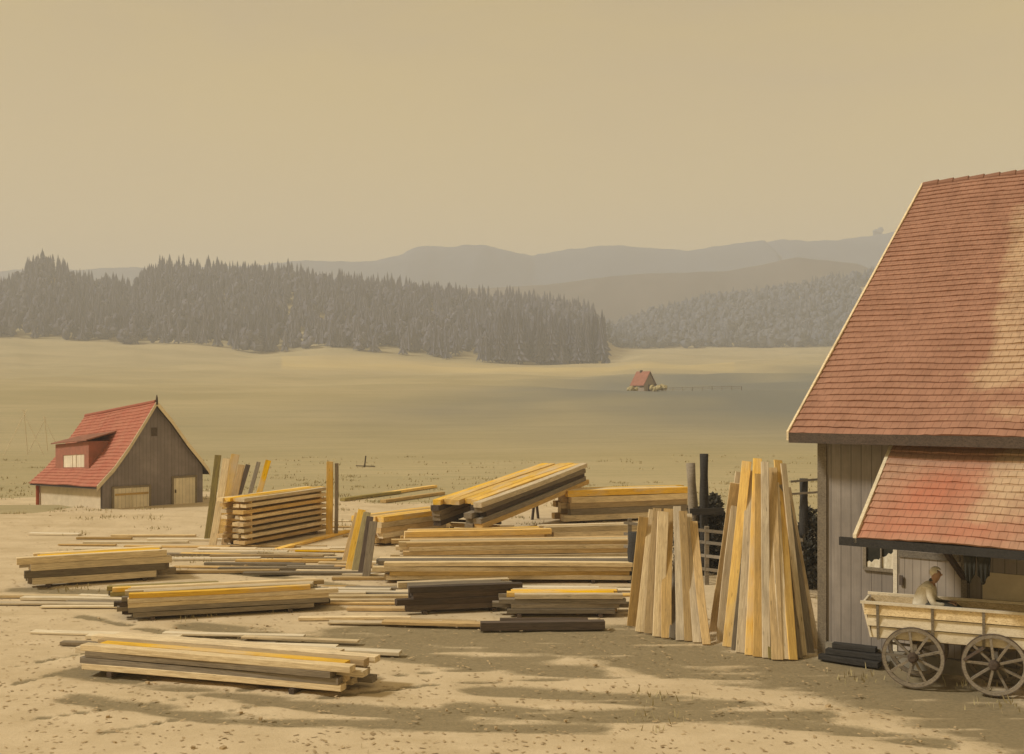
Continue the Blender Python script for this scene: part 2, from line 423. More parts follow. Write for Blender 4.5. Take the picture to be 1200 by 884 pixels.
# ------------------------------------------------------------------ trees
def add_spruce(mb, o, h, r, tiers, spikes, rng, z0=.06):
    n0 = V(*o)
    for t in range(tiers):
        f = t/tiers; zt = h*(z0+(1-z0)*min(1, (f+1.75/tiers))); zb = h*(z0+(1-z0)*f*.97)
        rr = r*(1-f)**.85*(.85+.3*rng.random())
        c = len(mb.v); mb.v.append(tuple(n0+V(0, 0, zt)))
        a0 = rng.random()*6
        for k in range(spikes*2):
            a = a0+PI*k/spikes; q = rr*((1.0+.25*rng.random()) if k % 2 == 0 else .55)
            zz = zb-(.05*h/tiers if k % 2 == 0 else -.25*h/tiers)+rng.uniform(-.1, .1)*h/tiers
            mb.v.append(tuple(n0+V(math.cos(a)*q, math.sin(a)*q, zz)))
        for k in range(spikes*2):
            mb.f.append((c, c+1+k, c+1+(k+1) % (spikes*2))); mb.uv += [(0, 0)]*3
ICO = None
def add_blob(mb, o, rx, rz, rng, sub=2):
    global ICO
    if ICO is None:
        bm = bmesh.new(); bmesh.ops.create_icosphere(bm, subdivisions=sub, radius=1)
        bm.verts.ensure_lookup_table(); ICO = ([v.co.copy() for v in bm.verts], [tuple(v.index for v in f.verts) for f in bm.faces]); bm.free()
    s = rng.random()*99; base = len(mb.v)
    for p in ICO[0]:
        k = 1+.42*noise.noise(p*2.1+V(s, s, s))+.25*rng.uniform(-1, 1)*.6
        mb.v.append((o[0]+p.x*rx*k, o[1]+p.y*rx*k, o[2]+p.z*rz*k))
    for f in ICO[1]: mb.f.append(tuple(base+i for i in f)); mb.uv += [(0, 0)]*3
rng = random.Random(3)
sp_mesh = []
for i in range(4):
    mb = MB(); add_spruce(mb, (0, 0, 0), 20, (2.7, 3.2, 2.9, 3.5)[i], 9, 9, rng); cm = mb.mesh('spruce_crown'); cm.materials.append(M['spruce'])
    mb = MB(); mb.tube([(0, 0, -2.5), (0, 0, 8), (0, 0, 18)], [.32, .2, .05], 7); tm = mb.mesh('spruce_trunk'); tm.materials.append(M['bark'])
    sp_mesh.append((cm, tm))
def spruce(X, Y, s, label, group):
    r = empty('spruce_tree', (X, Y, terrain(X, Y))); r.scale = (s*rng.uniform(.85, 1.1), s*rng.uniform(.85, 1.1), s); r.rotation_euler.z = rng.random()*6
    cm, tm = rng.choice(sp_mesh)
    link('crown', cm, None, r); link('trunk', tm, None, r)
    tag(r, label, 'spruce', group)
# individual spruces: skyline of the left wood, its lower edge, its sharp right-hand corner
for i in range(78):
    px = 176+i*(560-176)/78+rng.uniform(-2, 2)
    if 345 < px < 440 and i % 2: continue
    Y = rng.uniform(960, 1010); s = rng.uniform(.8, 1.3) if px < 345 else rng.uniform(.6, 1.05)
    spruce((px-CX)/F*Y, Y, s, 'slender dark spruce standing in the skyline row on top of the long wooded slope', 'spruces along the skyline of the long wood')
for i in range(24):
    px = 18+i*6.4+rng.uniform(-2, 2); Y = rng.uniform(960, 1010)
    spruce((px-CX)/F*Y, Y, rng.uniform(.7, 1.2), 'dark spruce on the rounded knoll of the wood at the far left', 'spruces on the far left knoll')
for i in range(38):
    px = 585+i*(711-585)/38+rng.uniform(-1.5, 1.5); Y = rng.uniform(724, 770)
    spruce((px-CX)/F*Y, Y, rng.uniform(1.2, 1.9), 'tall spruce at the steep right-hand end of the long wood, above the stubble', 'spruces at the right end of the long wood')
mb = MB()
for i in range(3300):
    px = rng.uniform(-260, 712); Y = 722+(rng.random()**.8)*290
    X = (px-CX)/F*Y
    if px > 698 and Y > 800: continue
    if rng.random() < .62: add_spruce(mb, (X, Y, terrain(X, Y)-.5), rng.uniform(13, 24), rng.uniform(2.6, 4.2), 4, 6, rng)
    else:
        h = rng.uniform(9, 16); r_ = rng.uniform(3, 5); z_ = terrain(X, Y)
        for q in range(4): add_blob(mb, (X+rng.gauss(0, .45)*r_, Y+rng.gauss(0, .45)*r_, z_+h*(.3+.17*q)), r_*(.75-.1*q), h*.24, rng)
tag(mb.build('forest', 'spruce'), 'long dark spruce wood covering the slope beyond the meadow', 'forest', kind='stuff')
mb = MB()
for i in range(2300):
    px = rng.uniform(690, 1420); Y = 1002+rng.random()*250; X = (px-CX)/F*Y
    if px < 722 and Y < 1040: continue
    if rng.random() < .3: add_spruce(mb, (X, Y, terrain(X, Y)-.5), rng.uniform(13, 22), rng.uniform(2.6, 4), 4, 6, rng)
    else:
        h = rng.uniform(10, 17); r_ = rng.uniform(4, 6.5); z_ = terrain(X, Y)
        for q in range(4): add_blob(mb, (X+rng.gauss(0, .5)*r_, Y+rng.gauss(0, .5)*r_, z_+h*(.3+.17*q)), r_*(.75-.1*q), h*.25, rng)
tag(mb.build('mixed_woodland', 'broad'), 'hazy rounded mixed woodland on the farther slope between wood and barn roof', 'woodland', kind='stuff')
# a lone tree on the far ridge
X, Y = (1029-CX)/F*2290, 2290
r = empty('hilltop_tree', (X, Y, yz(279, 2290)-2)); mb = MB()
for k in range(14): add_blob(mb, (rng.uniform(-6, 6), rng.uniform(-5, 5), 12+rng.uniform(-4, 6)), rng.uniform(4, 6), rng.uniform(4, 6), rng)
mb.build('crown', 'broad', r); mb = MB(); mb.tube([(0, 0, -3), (0, 0, 14)], [1, .5], 7); mb.build('trunk', 'bark', r)
tag(r, 'lone round tree standing on the highest far hill beside the barn roof', 'tree')

# ------------------------------------------------------------------ boards
_pl = {}
def plank_mesh(L, W, T, mat, var=0):
    key = (round(L, 2), round(W, 2), round(T, 3), mat, var)
    if key in _pl: return _pl[key]
    rg = random.Random(hash((L*7.1, W, var)) & 0xffff)
    n = 7; b = min(.008, T*.2); ring = []; vs = []; fs = []
    bow, tw = rg.uniform(-.012, .012), rg.uniform(-.012, .012)
    prof = [(b, 0), (W-b, 0), (W, b), (W, T-b), (W-b, T), (b, T), (0, T-b), (0, b)]
    for i in range(n):
        t = i/(n-1); x = L*t
        if i == 0: x += rg.uniform(0, .02)
        dz = bow*math.sin(PI*t)*L*.25; dy = tw*math.sin(PI*t*1.3)*L*.4; ww = 1+rg.uniform(-.02, .02)
        for (py, pz) in prof: vs.append((x, W/2+(py-W/2)*ww+dy, pz+dz))
    for i in range(n-1):
        for k in range(8): a = i*8; fs.append((a+k, a+8+k, a+8+(k+1) % 8, a+(k+1) % 8))
    fs.append(tuple(range(8))); fs.append(tuple(range((n-1)*8, n*8))[::-1])
    me = bpy.data.meshes.new('sawn_board'); me.from_pydata(vs, [], fs); me.materials.append(M[mat]); me.update()
    bm = bmesh.new(); bm.from_mesh(me); bmesh.ops.recalc_face_normals(bm, faces=bm.faces); bm.to_mesh(me); bm.free()
    _pl[key] = me; return me
COLW = {'cream': 'cream', 'yellow': 'bright yellow', 'ochre': 'ochre', 'grey': 'grey-brown', 'dark': 'dark brown', 'olive': 'olive', 'black': 'blackened', 'pale': 'pale'}
ORD = ['first', 'second', 'third', 'fourth', 'fifth', 'sixth', 'seventh', 'eighth', 'ninth', 'tenth', 'eleventh', 'twelfth', 'thirteenth', 'fourteenth', 'fifteenth', 'sixteenth', 'seventeenth', 'eighteenth']
NB = [0]
def stack(phrase, group, g0, g1, nw, nl, W, T, top, side, vgap=.004, pitch=0, lift=0, spacers=False, ljit=.25, ends=None, bearer=True, hollow=False):
    g0 = Vector(g0); g1 = Vector(g1); d = g1-g0; L = d.length; yaw = math.atan2(d.y, d.x)
    bh = .10 if bearer else .0
    S = Matrix.Translation(V(g0.x, g0.y, lift)) @ Matrix.Rotation(yaw, 4, 'Z') @ Matrix.Rotation(-pitch, 4, 'Y')
    rg = random.Random(int(abs(g0.x*100)+L*31))
    for l in range(nl):
        for c in range(nw):
            if hollow and 0 < c < nw-1 and l < nl-1 and not (c == 1): continue
            mats = top if l == nl-1 else side  # grey and dark boards in side: shade of stack faces put into colour
            mt = mats[(l*3+c*2+rg.randrange(2)) % len(mats)] if l < nl-1 else mats[(c+rg.randrange(2)) % len(mats)]
            if l == nl-1 and c == 0: mt = top[0]
            LL = round((L+rg.choice((-1, -.5, 0, .5, 1))*ljit)*4)/4
            me = plank_mesh(LL, W, T, mt, rg.randrange(3))
            o = bpy.data.objects.new('sawn_board', me); C.objects.link(o)
            o.matrix_world = S @ Matrix.Translation(V((L-LL)*rg.random()+rg.uniform(-.08, .08), c*(W+.03)+rg.uniform(-.012, .012), bh+l*(T+vgap)+.012*0)) @ Matrix.Rotation(rg.uniform(-.009, .009), 4, 'Z')
            ly = 'top' if l == nl-1 else ('bottom' if l == 0 else ORD[l])
            co = 'front' if c == 0 else ('rear' if c == nw-1 else ORD[c])
            tag(o, f'{COLW[mt]} board, {co} in {ly} layer {phrase}', 'board', group); NB[0] += 1
    TW = nw*(W+.03)
    if bearer:
        for k, t in enumerate((.14, .84)):
            me = plank_mesh(round(TW, 1)+.1, .11, .095, 'dark', 0)
            o = bpy.data.objects.new('bearer', me); C.objects.link(o)
            o.matrix_world = S @ Matrix.Translation(V(L*t, -.05, .0)) @ Matrix.Rotation(PI/2, 4, 'Z')
            tag(o, f'dark bearer under the {"left" if k == 0 else "right"} end {phrase}', 'bearer', 'bearers under the timber stacks')
    if spacers:
        for l in range(1, nl):
            for k, t in enumerate((.08, .9)):
                me = plank_mesh(round(TW, 1), .06, round(vgap-.004, 3), 'ochre', 0)
                o = bpy.data.objects.new('spacer_lath', me); C.objects.link(o)
                o.matrix_world = S @ Matrix.Translation(V(L*t, -.02, bh+l*(T+vgap)-vgap+.002)) @ Matrix.Rotation(PI/2, 4, 'Z')
                tag(o, f'thin lath below the {ORD[l]} layer, {"left" if k == 0 else "right"} end {phrase}', 'lath', 'spacer laths between layers')
    return S, L

# front left stack, nearest the viewer
stack('of the nearest stack, lower left', 'boards of the nearest left stack', gpt(92, 790), gpt(398, 818), 5, 4, .24, .12, ['cream', 'yellow', 'cream', 'ochre'], ['grey', 'cream', 'cream', 'grey'], ljit=.6)
stack('of the long stack behind it, left', 'boards of the second left stack', gpt(148, 729), gpt(378, 716), 5, 5, .22, .115, ['yellow', 'cream', 'cream', 'ochre'], ['dark', 'grey', 'cream', 'grey'], ljit=.5)
stack('of the low pile in mid left', 'boards of the low mid left pile', gpt(128, 704), gpt(258, 698), 3, 2, .22, .12, ['yellow', 'olive', 'cream'], ['olive', 'grey'], ljit=.2)
stack('of the flat stack below the small house', 'boards of the stack below the small house', gpt(36, 690), gpt(196, 679), 4, 4, .26, .2, ['cream', 'yellow', 'yellow', 'cream'], ['grey', 'cream', 'grey'], ljit=.4, hollow=True)
# drying stack between uprights, with laths
stack('of the lathed drying stack', 'boards of the drying stack', gpt(287, 642), gpt(386, 624), 4, 8, .28, .13, ['cream', 'yellow', 'yellow', 'cream'], ['ochre', 'cream', 'ochre', 'cream'], vgap=.10, spacers=True, hollow=True, ljit=.2, pitch=.012)
# long low rows in the middle
stack('of the long row in the middle', 'boards of the long middle row', gpt(446, 684), gpt(745, 684), 4, 4, .3, .13, ['cream', 'cream', 'grey', 'cream'], ['cream', 'grey', 'cream', 'ochre'], ljit=.5, hollow=True)
stack('of the second long row', 'boards of the second middle row', gpt(470, 660), gpt(748, 656), 4, 4, .3, .14, ['ochre', 'cream', 'cream', 'cream'], ['cream', 'ochre', 'cream'], ljit=.5, hollow=True)
stack('of the yellow-topped row in the middle', 'boards of the yellow topped row', gpt(478, 646), gpt(640, 642), 3, 3, .3, .2, ['yellow', 'yellow', 'ochre'], ['cream', 'ochre'], ljit=.4)
stack('of the rearmost middle row', 'boards of the rearmost row', gpt(640, 640), gpt(770, 636), 3, 3, .3, .2, ['cream', 'ochre', 'cream'], ['cream', 'cream'], ljit=.4)
stack('of the short yellow stack at centre left', 'boards of the short yellow stack', gpt(448, 641), gpt(530, 628), 4, 5, .32, .2, ['yellow', 'yellow', 'cream', 'ochre'], ['ochre', 'cream', 'cream'], ljit=.3, hollow=True)
# dark pile and the yellow and brown one in the centre foreground
stack('of the dark pile in the centre', 'boards of the dark centre pile', gpt(484, 721), gpt(600, 716), 4, 4, .24, .15, ['dark', 'grey', 'grey', 'cream'], ['dark', 'dark', 'grey'], ljit=.35)
stack('of the low pile beside the tepees', 'boards of the pile beside the tepees', gpt(592, 724), gpt(728, 724), 4, 4, .24, .12, ['cream', 'yellow', 'yellow', 'cream'], ['grey', 'cream', 'ochre'], ljit=.3)
for k, (a, b_) in enumerate((((563, 740), (708, 738)), ((585, 731), (690, 731)))):
    p, q = gpt(*a), gpt(*b_); L = (q-p).length
    o = link('timber_balk', plank_mesh(round(L, 1), .26, .20 if k == 0 else .1, 'dark', k)); o.location = p; o.rotation_euler.z = math.atan2((q-p).y, (q-p).x)
    tag(o, ('thick dark balk lying on the ground in front of the low pile', 'thinner dark beam lying between the balk and the low pile')[k], 'beam')
# piles at the back: tilted pile on a trestle, and the long one right of it
SA, LA = stack('of the tilted pile on the trestle', 'boards of the tilted pile', gpt(566, 640), V(3.6, 52.2, 0), 6, 5, .34, .2, ['cream', 'yellow', 'ochre', 'yellow', 'cream', 'yellow'], ['grey', 'ochre', 'grey', 'dark'], pitch=.082, lift=.55, ljit=.7, hollow=True)  # grey and dark side boards hold the painted shade under the pile
stack('of the back pile left of the fence posts', 'boards of the back right pile', gpt(668, 614), gpt(806, 608), 4, 5, .36, .27, ['yellow', 'ochre', 'cream', 'cream'], ['ochre', 'cream', 'ochre', 'grey'], ljit=.5, hollow=True)
# trestles holding the tilted pile
def trestle(cx, cy, ang, w, h, label):
    r = empty('trestle', (cx, cy, 0)); c, s = math.cos(ang), math.sin(ang)
    fr = lambda x, y, z: V(x*c-y*s, x*s+y*c, z)
    mb = MB(); mb.bar(fr(0, -w/2, h-.08), fr(0, w/2, h-.08), .16, .16); mb.build('top_beam', 'ochre', r, .01)
    for y in (-w/2+.2, w/2-.2):
        for x in (-.35, .35):
            mb = MB(); mb.bar(fr(x, y, -.02), fr(0, y, h-.1), .1, .1, up=V(s, c, 0)); mb.build('leg', 'dark', r, .008)
    tag(r, label, 'trestle', 'trestles under the tilted pile')
dA = (V(3.6, 52.2, 0)-gpt(566, 640)); angA = math.atan2(dA.y, dA.x); nA = V(-math.sin(angA), math.cos(angA), 0); uA = dA.normalized()
for t, lb in ((.12, 'low trestle carrying the near end of the tilted pile'), (.86, 'taller trestle carrying the raised far end of the tilted pile')):
    p = gpt(566, 640)+uA*LA*t+nA*1.1; trestle(p.x, p.y, angA, 2.3, .55+math.sin(.082)*LA*t-.01, lb)
# stray boards on the grass
for k, (a, b_, mt) in enumerate((((404, 588), (470, 579), 'olive'), ((440, 583), (512, 572), 'yellow'), ((452, 590), (522, 580), 'ochre'))):
    p, q = gpt(*a), gpt(*b_); L = (q-p).length; o = link('sawn_board', plank_mesh(round(L, 1), .35, .16, mt, k)); o.location = p+V(0, 0, .02); o.rotation_euler.z = math.atan2((q-p).y, (q-p).x)
    tag(o, f'{COLW[mt]} board lying loose on the grass behind the short yellow stack', 'board', 'loose boards on the grass'); NB[0] += 1
a, b_ = gpt(330, 646), gpt(412, 624)
o = link('sawn_board', plank_mesh(round((b_-a).length, 1), .3, .1, 'yellow', 1)); o.location = a; o.rotation_euler.z = math.atan2((b_-a).y, (b_-a).x)
tag(o, 'bright yellow board lying on the ground before the drying stack', 'board')

# loose boards strewn between the stacks
def strew(px0, px1, py0, py1, n, where, seed, cols, slope=-.03):
    rg = random.Random(seed); it = []
    for i in range(n):
        px = lerp(px0, px1, (i+.5)/n)+rg.uniform(-12, 12); py = lerp(py0, py1, ((i*.618) % 1))
        it.append((px, py))
    it.sort()
    for i, (px, py) in enumerate(it):
        L = rg.choice((2.2, 2.8, 3.4, 4.0)); mt = cols[rg.randrange(len(cols))]; p = gpt(px, py); ya = slope+rg.uniform(-.09, .09)
        T_ = rg.choice((.05, .08)); o = link('loose_board', plank_mesh(L, rg.choice((.2, .28)), T_, mt, rg.randrange(3)))
        o.location = p-V(math.cos(ya), math.sin(ya), 0)*L/2+V(0, 0, terrain(p.x, p.y)+.012+.009*(i % 2)); o.rotation_euler = (rg.uniform(-.02, .02), 0, ya)
        tag(o, f'{COLW[mt]} board on the ground, {ORD[i]} from left {where}', 'slab', 'loose boards strewn between the stacks')
strew(60, 235, 628, 648, 8, 'below the small house', 1, ['cream', 'pale', 'ochre'])
strew(215, 430, 652, 676, 13, 'between drying stack and low mid pile', 2, ['cream', 'ochre', 'grey', 'pale'])
strew(400, 490, 690, 722, 6, 'left of the dark pile', 3, ['cream', 'ochre', 'grey'])
strew(330, 452, 690, 705, 5, 'right of the long left stack', 4, ['cream', 'pale', 'ochre'])
strew(470, 740, 692, 700, 9, 'in front of the long middle row', 5, ['cream', 'ochre', 'yellow', 'pale'], 0)
strew(60, 400, 745, 768, 9, 'between the two nearest left stacks', 6, ['cream', 'grey', 'pale', 'ochre'], -.12)
strew(560, 690, 618, 632, 7, 'before the tilted pile', 7, ['cream', 'ochre', 'pale'], .05)
strew(235, 410, 652, 640, 8, 'before the drying stack', 9, ['cream', 'pale', 'ochre', 'yellow'])
strew(30, 200, 702, 716, 7, 'before the flat stack', 10, ['cream', 'pale', 'grey'])
strew(400, 530, 728, 736, 4, 'before the dark pile', 11, ['cream', 'grey', 'ochre'])
strew(395, 470, 660, 684, 6, 'at the long middle row', 12, ['cream', 'pale', 'ochre'])
strew(400, 445, 612, 640, 3, 'beside the short yellow stack', 8, ['cream', 'ochre'], .1)

# leaning planks
def lean(b, t, W, T, mat, label, group, name='leaning_plank', roll=0.0, cat='plank'):
    b, t = Vector(b), Vector(t); x = t-b; L = x.length; x.normalize()
    n = V(math.sin(roll), -math.cos(roll), 0); y = n.cross(x).normalized(); z = x.cross(y)
    if y.x > 0: y, z = -y, -z
    o = link(name, plank_mesh(round(L, 2), W, T, mat, random.randrange(3)))
    R = Matrix((x, y, z)).transposed().to_4x4()
    o.matrix_world = Matrix.Translation(b-y*W/2) @ R
    tag(o, label, cat, group); NB[0] += 1
    return o
def tepee(rows, Yt, W, phrase, group, dz=.055):
    for i, (bx, by, tx, ty, mt, w) in enumerate(rows):
        b = gpt(bx, by); b.z = -.03
        Y = Yt+(b.y-Yt)*.12+dz*((i*5) % 7)
        lean(b, dpt(tx, ty, Y), w*W, .045, mt, f'{COLW[mt]} plank, {ORD[i]} from the left {phrase}', group, roll=random.uniform(-.25, .25))
big = [(836, 740, 862, 566, 'ochre', .95), (844, 750, 866, 553, 'cream', .8), (852, 757, 875, 541, 'yellow', .85), (861, 761, 880, 604, 'grey', .7), (868, 764, 881, 552, 'cream', .9),
       (878, 767, 888, 538, 'yellow', .8), (888, 769, 890, 556, 'ochre', .9), (898, 770, 896, 542, 'cream', .7), (904, 771, 893, 622, 'olive', .55), (911, 772, 904, 549, 'ochre', 1),
       (920, 772, 906, 566, 'cream', .9), (929, 772, 911, 540, 'yellow', .8), (935, 770, 911, 588, 'grey', .8), (942, 768, 917, 544, 'cream', .55), (949, 764, 918, 568, 'grey', .8), (956, 760, 921, 572, 'cream', .8)]
tepee(big, 25.4, .25, 'in the tall tepee beside the barn', 'planks of the tall tepee')
small = [(740, 733, 754, 606, 'ochre', 1), (750, 740, 766, 598, 'cream', 1), (760, 742, 770, 596, 'ochre', .9), (771, 745, 777, 600, 'cream', 1.1), (781, 747, 783, 597, 'ochre', 1), (787, 748, 792, 655, 'grey', .6),
         (797, 750, 794, 594, 'cream', .8), (807, 751, 800, 600, 'ochre', .8), (817, 753, 806, 603, 'cream', .8), (828, 755, 812, 612, 'ochre', .8)]
tepee(small, 27.2, .24, 'in the lower, blunter tepee', 'planks of the lower tepee')
back = [(850, 728, 878, 556, 'grey', 1), (880, 732, 890, 552, 'ochre', 1), (912, 732, 899, 554, 'grey', 1), (940, 728, 908, 560, 'ochre', 1)]
for i, (bx, by, tx, ty, mt, w) in enumerate(back):
    b = gpt(bx, by); b.z = -.03
    lean(b, dpt(tx, ty, 26.1), .27, .045, mt, f'{COLW[mt]} plank, {ORD[i]} from the left at the rear of the tall tepee', 'planks of the tall tepee')
for (px, Y, h_, lb) in ((893, 25.9, 3.9, 'upright pole in the middle of the tall tepee'), (784, 27.7, 2.75, 'upright pole in the middle of the lower tepee')):
    mb = MB(); mb.tube([(0, 0, -.1), (0, 0, h_*.5), (.02, 0, h_)], [.07, .06, .05], 8); o = mb.build('support_pole', 'bark'); o.location = ((px-CX)/F*Y, Y, 0); tag(o, lb, 'pole')
# slanted planks against the left end of the drying stack
L7 = [(243, 634, 256, 534, 'olive', .20), (249, 640, 266, 538, 'cream', .22), (256, 632, 276, 533, 'yellow', .26), (263, 638, 283, 545, 'ochre', .2), (268, 620, 291, 545, 'dark', .16), (283, 618, 303, 542, 'grey', .14), (293, 612, 315, 540, 'yellow', .2)]
for i, (bx, by, tx, ty, mt, w) in enumerate(L7):
    b = gpt(bx, by); b.z = -.03
    lean(b, dpt(tx, ty, b.y+1.0), w*1.25, .07, mt, f'{COLW[mt]} slanting plank, {ORD[i]} from the left in the row by the drying stack', 'slanting planks at the drying stack')
L5 = [(409, 668, 424, 598, 'yellow', .22), (416, 671, 430, 601, 'olive', .22), (423, 674, 434, 606, 'dark', .2), (429, 676, 438, 612, 'grey', .22), (404, 660, 420, 602, 'ochre', .22)]
for i, (bx, by, tx, ty, mt, w) in enumerate(L5):
    b = gpt(bx, by); b.z = -.03
    lean(b, dpt(tx, ty, b.y+.9), w*1.1, .06, mt, f'{COLW[mt]} plank in the small sheaf leaning left of the long middle row', 'small sheaf of leaning planks')
for k, (px, yb, yt, mt, w, lb) in enumerate(((386, 628, 541, 'yellow', .26, 'bright yellow upright post at the right end of the drying stack'), (394, 628, 543, 'grey', .14, 'thin grey upright beside the yellow post of the drying stack'))):
    b = gpt(px, yb); b.z = -.1; o = lean(b, dpt(px+1, yt, b.y), w, .12, mt, lb, None, 'upright_post', cat='post')


# ------------------------------------------------------------------ fence, posts, dark shrubs
def fence():
    r = empty('rail_fence', tuple(gpt(738, 672)))
    a = gpt(738, 672); b_ = V(7.9, 31.0, 0); o = a.copy()
    n = 5
    for i in range(n):
        p = lerp(a, b_, i/(n-1)); mb = MB(); mb.bar(p-o+V(0, 0, -.1), p-o+V(0, 0, 1.75+.08*(i % 2)), .12, .12); mb.build('post', 'grey', r, .01)
    for z in (.45, .85, 1.25, 1.6):
        mb = MB(); e = V(0, -.075, 0); d = (b_-a).normalized()*.25; mb.bar(a-o+e-d+V(0, 0, z), b_-o+e+d+V(0, 0, z+.04), .04, .09); mb.build('rail', 'grey', r, .006)
    tag(r, 'weathered rail fence on grey posts running behind the two plank tepees to the barn', 'fence')
fence()
def post(px, Y, yt, w, mt, label, tilt=0, arms=False):
    X = (px-CX)/F*Y; r = empty('tall_post', (X, Y, 0)); top = yz(yt, Y); mb = MB()
    n = 6; mb.tube([(tilt*top*(k/n), 0, -.2+(top+.2)*k/n) for k in range(n+1)], [w*(1.05+.12*math.sin(k*2.1)) for k in range(n+1)], 9)
    mb.build('shaft', mt, r, smooth=True)
    if arms:
        for z, l in ((top-.05, .42), (top-.42, .5)):
            mb = MB(); mb.bar((-l, -w-.02, z-.03), (l, -w-.02, z+.04), .04, .06); mb.build('cross_arm', 'grey', r)
    tag(r, label, 'post')
post(817, 35.4, 543, .14, 'grey', 'thick grey post leaning a little, left of the dark taller post', tilt=-.06)
post(825, 35.0, 532, .13, 'black', 'tall blackened post rising above the dark shrub between the tepees')
post(942, 32.6, 561, .12, 'black', 'dark post with two thin cross arms beside the barn corner', arms=True)
post(745, 33.6, 624, .23, 'black', 'short stout black post at the left edge of the lower tepee')
def shrub(px, Y, w, h, label, seed):
    rg = random.Random(seed); X = (px-CX)/F*Y; r = empty('dark_shrub', (X, Y, 0)); mb = MB()
    for k in range(8000):
        u, v_, q = rg.gauss(0, .36), rg.gauss(0, .3), rg.random()
        lump = .75+.4*noise.noise(V(u*3, q*4, seed))
        p = V(u*w*lump, v_*w*.8, (q**.9)*h*(1-.25*u*u)*lump+.05)
        d = V(rg.uniform(-1, 1), rg.uniform(-1, 1), rg.uniform(-.4, 1)).normalized(); e = d.cross(V(rg.random(), rg.random(), .3)).normalized(); s = rg.uniform(.05, .11)
        mb.quad([p, p+d*s+e*s*.5, p+d*s*2, p+d*s-e*s*.5])
    mb.build('foliage', 'shrub', r)
    mb = MB()
    for k in range(7):
        a = rg.random()*6; mb.tube([(0, 0, -.05), (math.cos(a)*w*.15, math.sin(a)*w*.15, h*.45), (math.cos(a)*w*.3, math.sin(a)*w*.3, h*.85)], [.03, .02, .006], 5)
    mb.build('stem', 'bark', r)
    tag(r, label, 'shrub')
shrub(829, 35.9, 1.5, 2.45, 'dense dark shrub filling the gap between the two plank tepees', 4)
shrub(941, 32.9, 1.3, 2.3, 'dark straggly shrub between the tall tepee and the barn corner', 8)
mb = MB(); mb.bar((-.55, 0, 0), (.5, 0, .03), .09, .2); o = mb.build('crossbar', 'black', None, .01); o.location = ((829-CX)/F*34.8, 34.8, 2.02)
tag(o, 'short black beam fixed across the two tall posts between the tepees', 'beam')

# ------------------------------------------------------------------ big barn on the right
YAW = math.radians(38.5); U = V(math.cos(YAW), -math.sin(YAW), 0); Vn = V(math.sin(YAW), math.cos(YAW), 0); W0 = V(6.74, 24.2, 0)
def B(t, s, z): return U*t+Vn*s+V(0, 0, z)       # relative to W0
barn = empty('big_barn', tuple(W0))
EZ, SL, TE, RS = 4.80, .767, 13.0, 8.0           # eave height, slope, length, ridge setback
OE, OG = .7, .42
def t_at(px, s=0.0):                              # where a sight line meets a line parallel to the wall
    r_ = (px-CX)/F; p = W0+Vn*s; return (r_*p.y-p.x)/(U.x-r_*U.y)
def z_at(t, s, py):
    p = W0+U*t+Vn*s; return H-(py-HY)/F*p.y
def inpoly(x, y, poly):
    c = False; j = len(poly)-1
    for i in range(len(poly)):
        if (poly[i][1] > y) != (poly[j][1] > y) and x < (poly[j][0]-poly[i][0])*(y-poly[i][1])/(poly[j][1]-poly[i][1])+poly[i][0]: c = not c
        j = i
    return c
def tiled_slope(name, mat, P, t0, t1, D, course, parent, masks, th=.035, step=.16, sag=0.0, smooth=False):
    """P(t, d, lift) -> point; d runs up the slope; every course laps over the one below"""
    nt_ = max(2, int((t1-t0)/step)); nc = int(D/course); vs = []; fs = []; uv = []
    for k in range(nc):
        d0, d1 = k*D/nc, (k+1)*D/nc
        for i in range(nt_+1):
            t = t0+(t1-t0)*i/nt_; j = .018*noise.noise(V(t*4, k*7.7, 1)); w = .05*noise.noise(V(t*.45, d0*.45, 4))
            e = .02*noise.noise(V(t*5, k*3.3, 8)); vs += [P(t, d0-.01+e, w), P(t, d0-.01+e, th+j+w), P(t, d1+.015, .006+w)]; uv += [(t, d0), (t, d0+.005), (t, d1)]
    n = (nt_+1)*3
    for k in range(nc):
        for i in range(nt_):
            a = k*n+i*3; fs += [(a, a+3, a+4, a+1), (a+1, a+4, a+5, a+2)]
    me = bpy.data.meshes.new(name); me.from_pydata([tuple(v) for v in vs], [], fs)
    ul = me.uv_layers.new(name='UVMap')
    for lp in me.loops: ul.data[lp.index].uv = uv[lp.vertex_index]
    for nm in ('pale', 'red'):
        at = me.attributes.new(nm, 'FLOAT', 'POINT')
        if nm in masks:
            vals = []
            for (t, d) in uv:
                acc = 0
                for (ox, oy) in ((0, 0), (.4, 0), (-.4, 0), (0, .4), (0, -.4), (.2, .2), (-.2, -.2)):
                    acc += any(inpoly(t+ox, d+oy, pg) for pg in masks[nm])
                vals.append(acc/7)
            at.data.foreach_set('value', vals)
    me.update(); return link(name, me, mat, parent)
cosS = 1/math.sqrt(1+SL*SL); DS = (RS+OE)/cosS
def P_main(t, d, lift): return B(t, -OE+d*cosS, EZ+d*cosS*SL)+(V(0, 0, 1)*cosS-Vn*SL*cosS)*lift
def td_main(px, py):                              # sight line onto the roof plane
    dr = V((px-CX)/F, 1, -(py-HY)/F); o = V(0, 0, H)
    nrm = V(0, 0, 1)-Vn*SL; p0 = W0+Vn*(-OE)+V(0, 0, EZ); k = (p0-o).dot(nrm)/dr.dot(nrm); q = o+dr*k-W0
    return (q.dot(U), (q.dot(Vn)+OE)/cosS)
bare = [[td_main(*p) for p in [(1186, 240), (1180, 290), (1172, 330), (1164, 390), (1150, 430), (1125, 455), (1160, 462), (1200, 452), (1290, 400), (1290, 225)]],
        [td_main(*p) for p in [(1135, 480), (1180, 474), (1260, 474), (1260, 494), (1155, 490)]]]
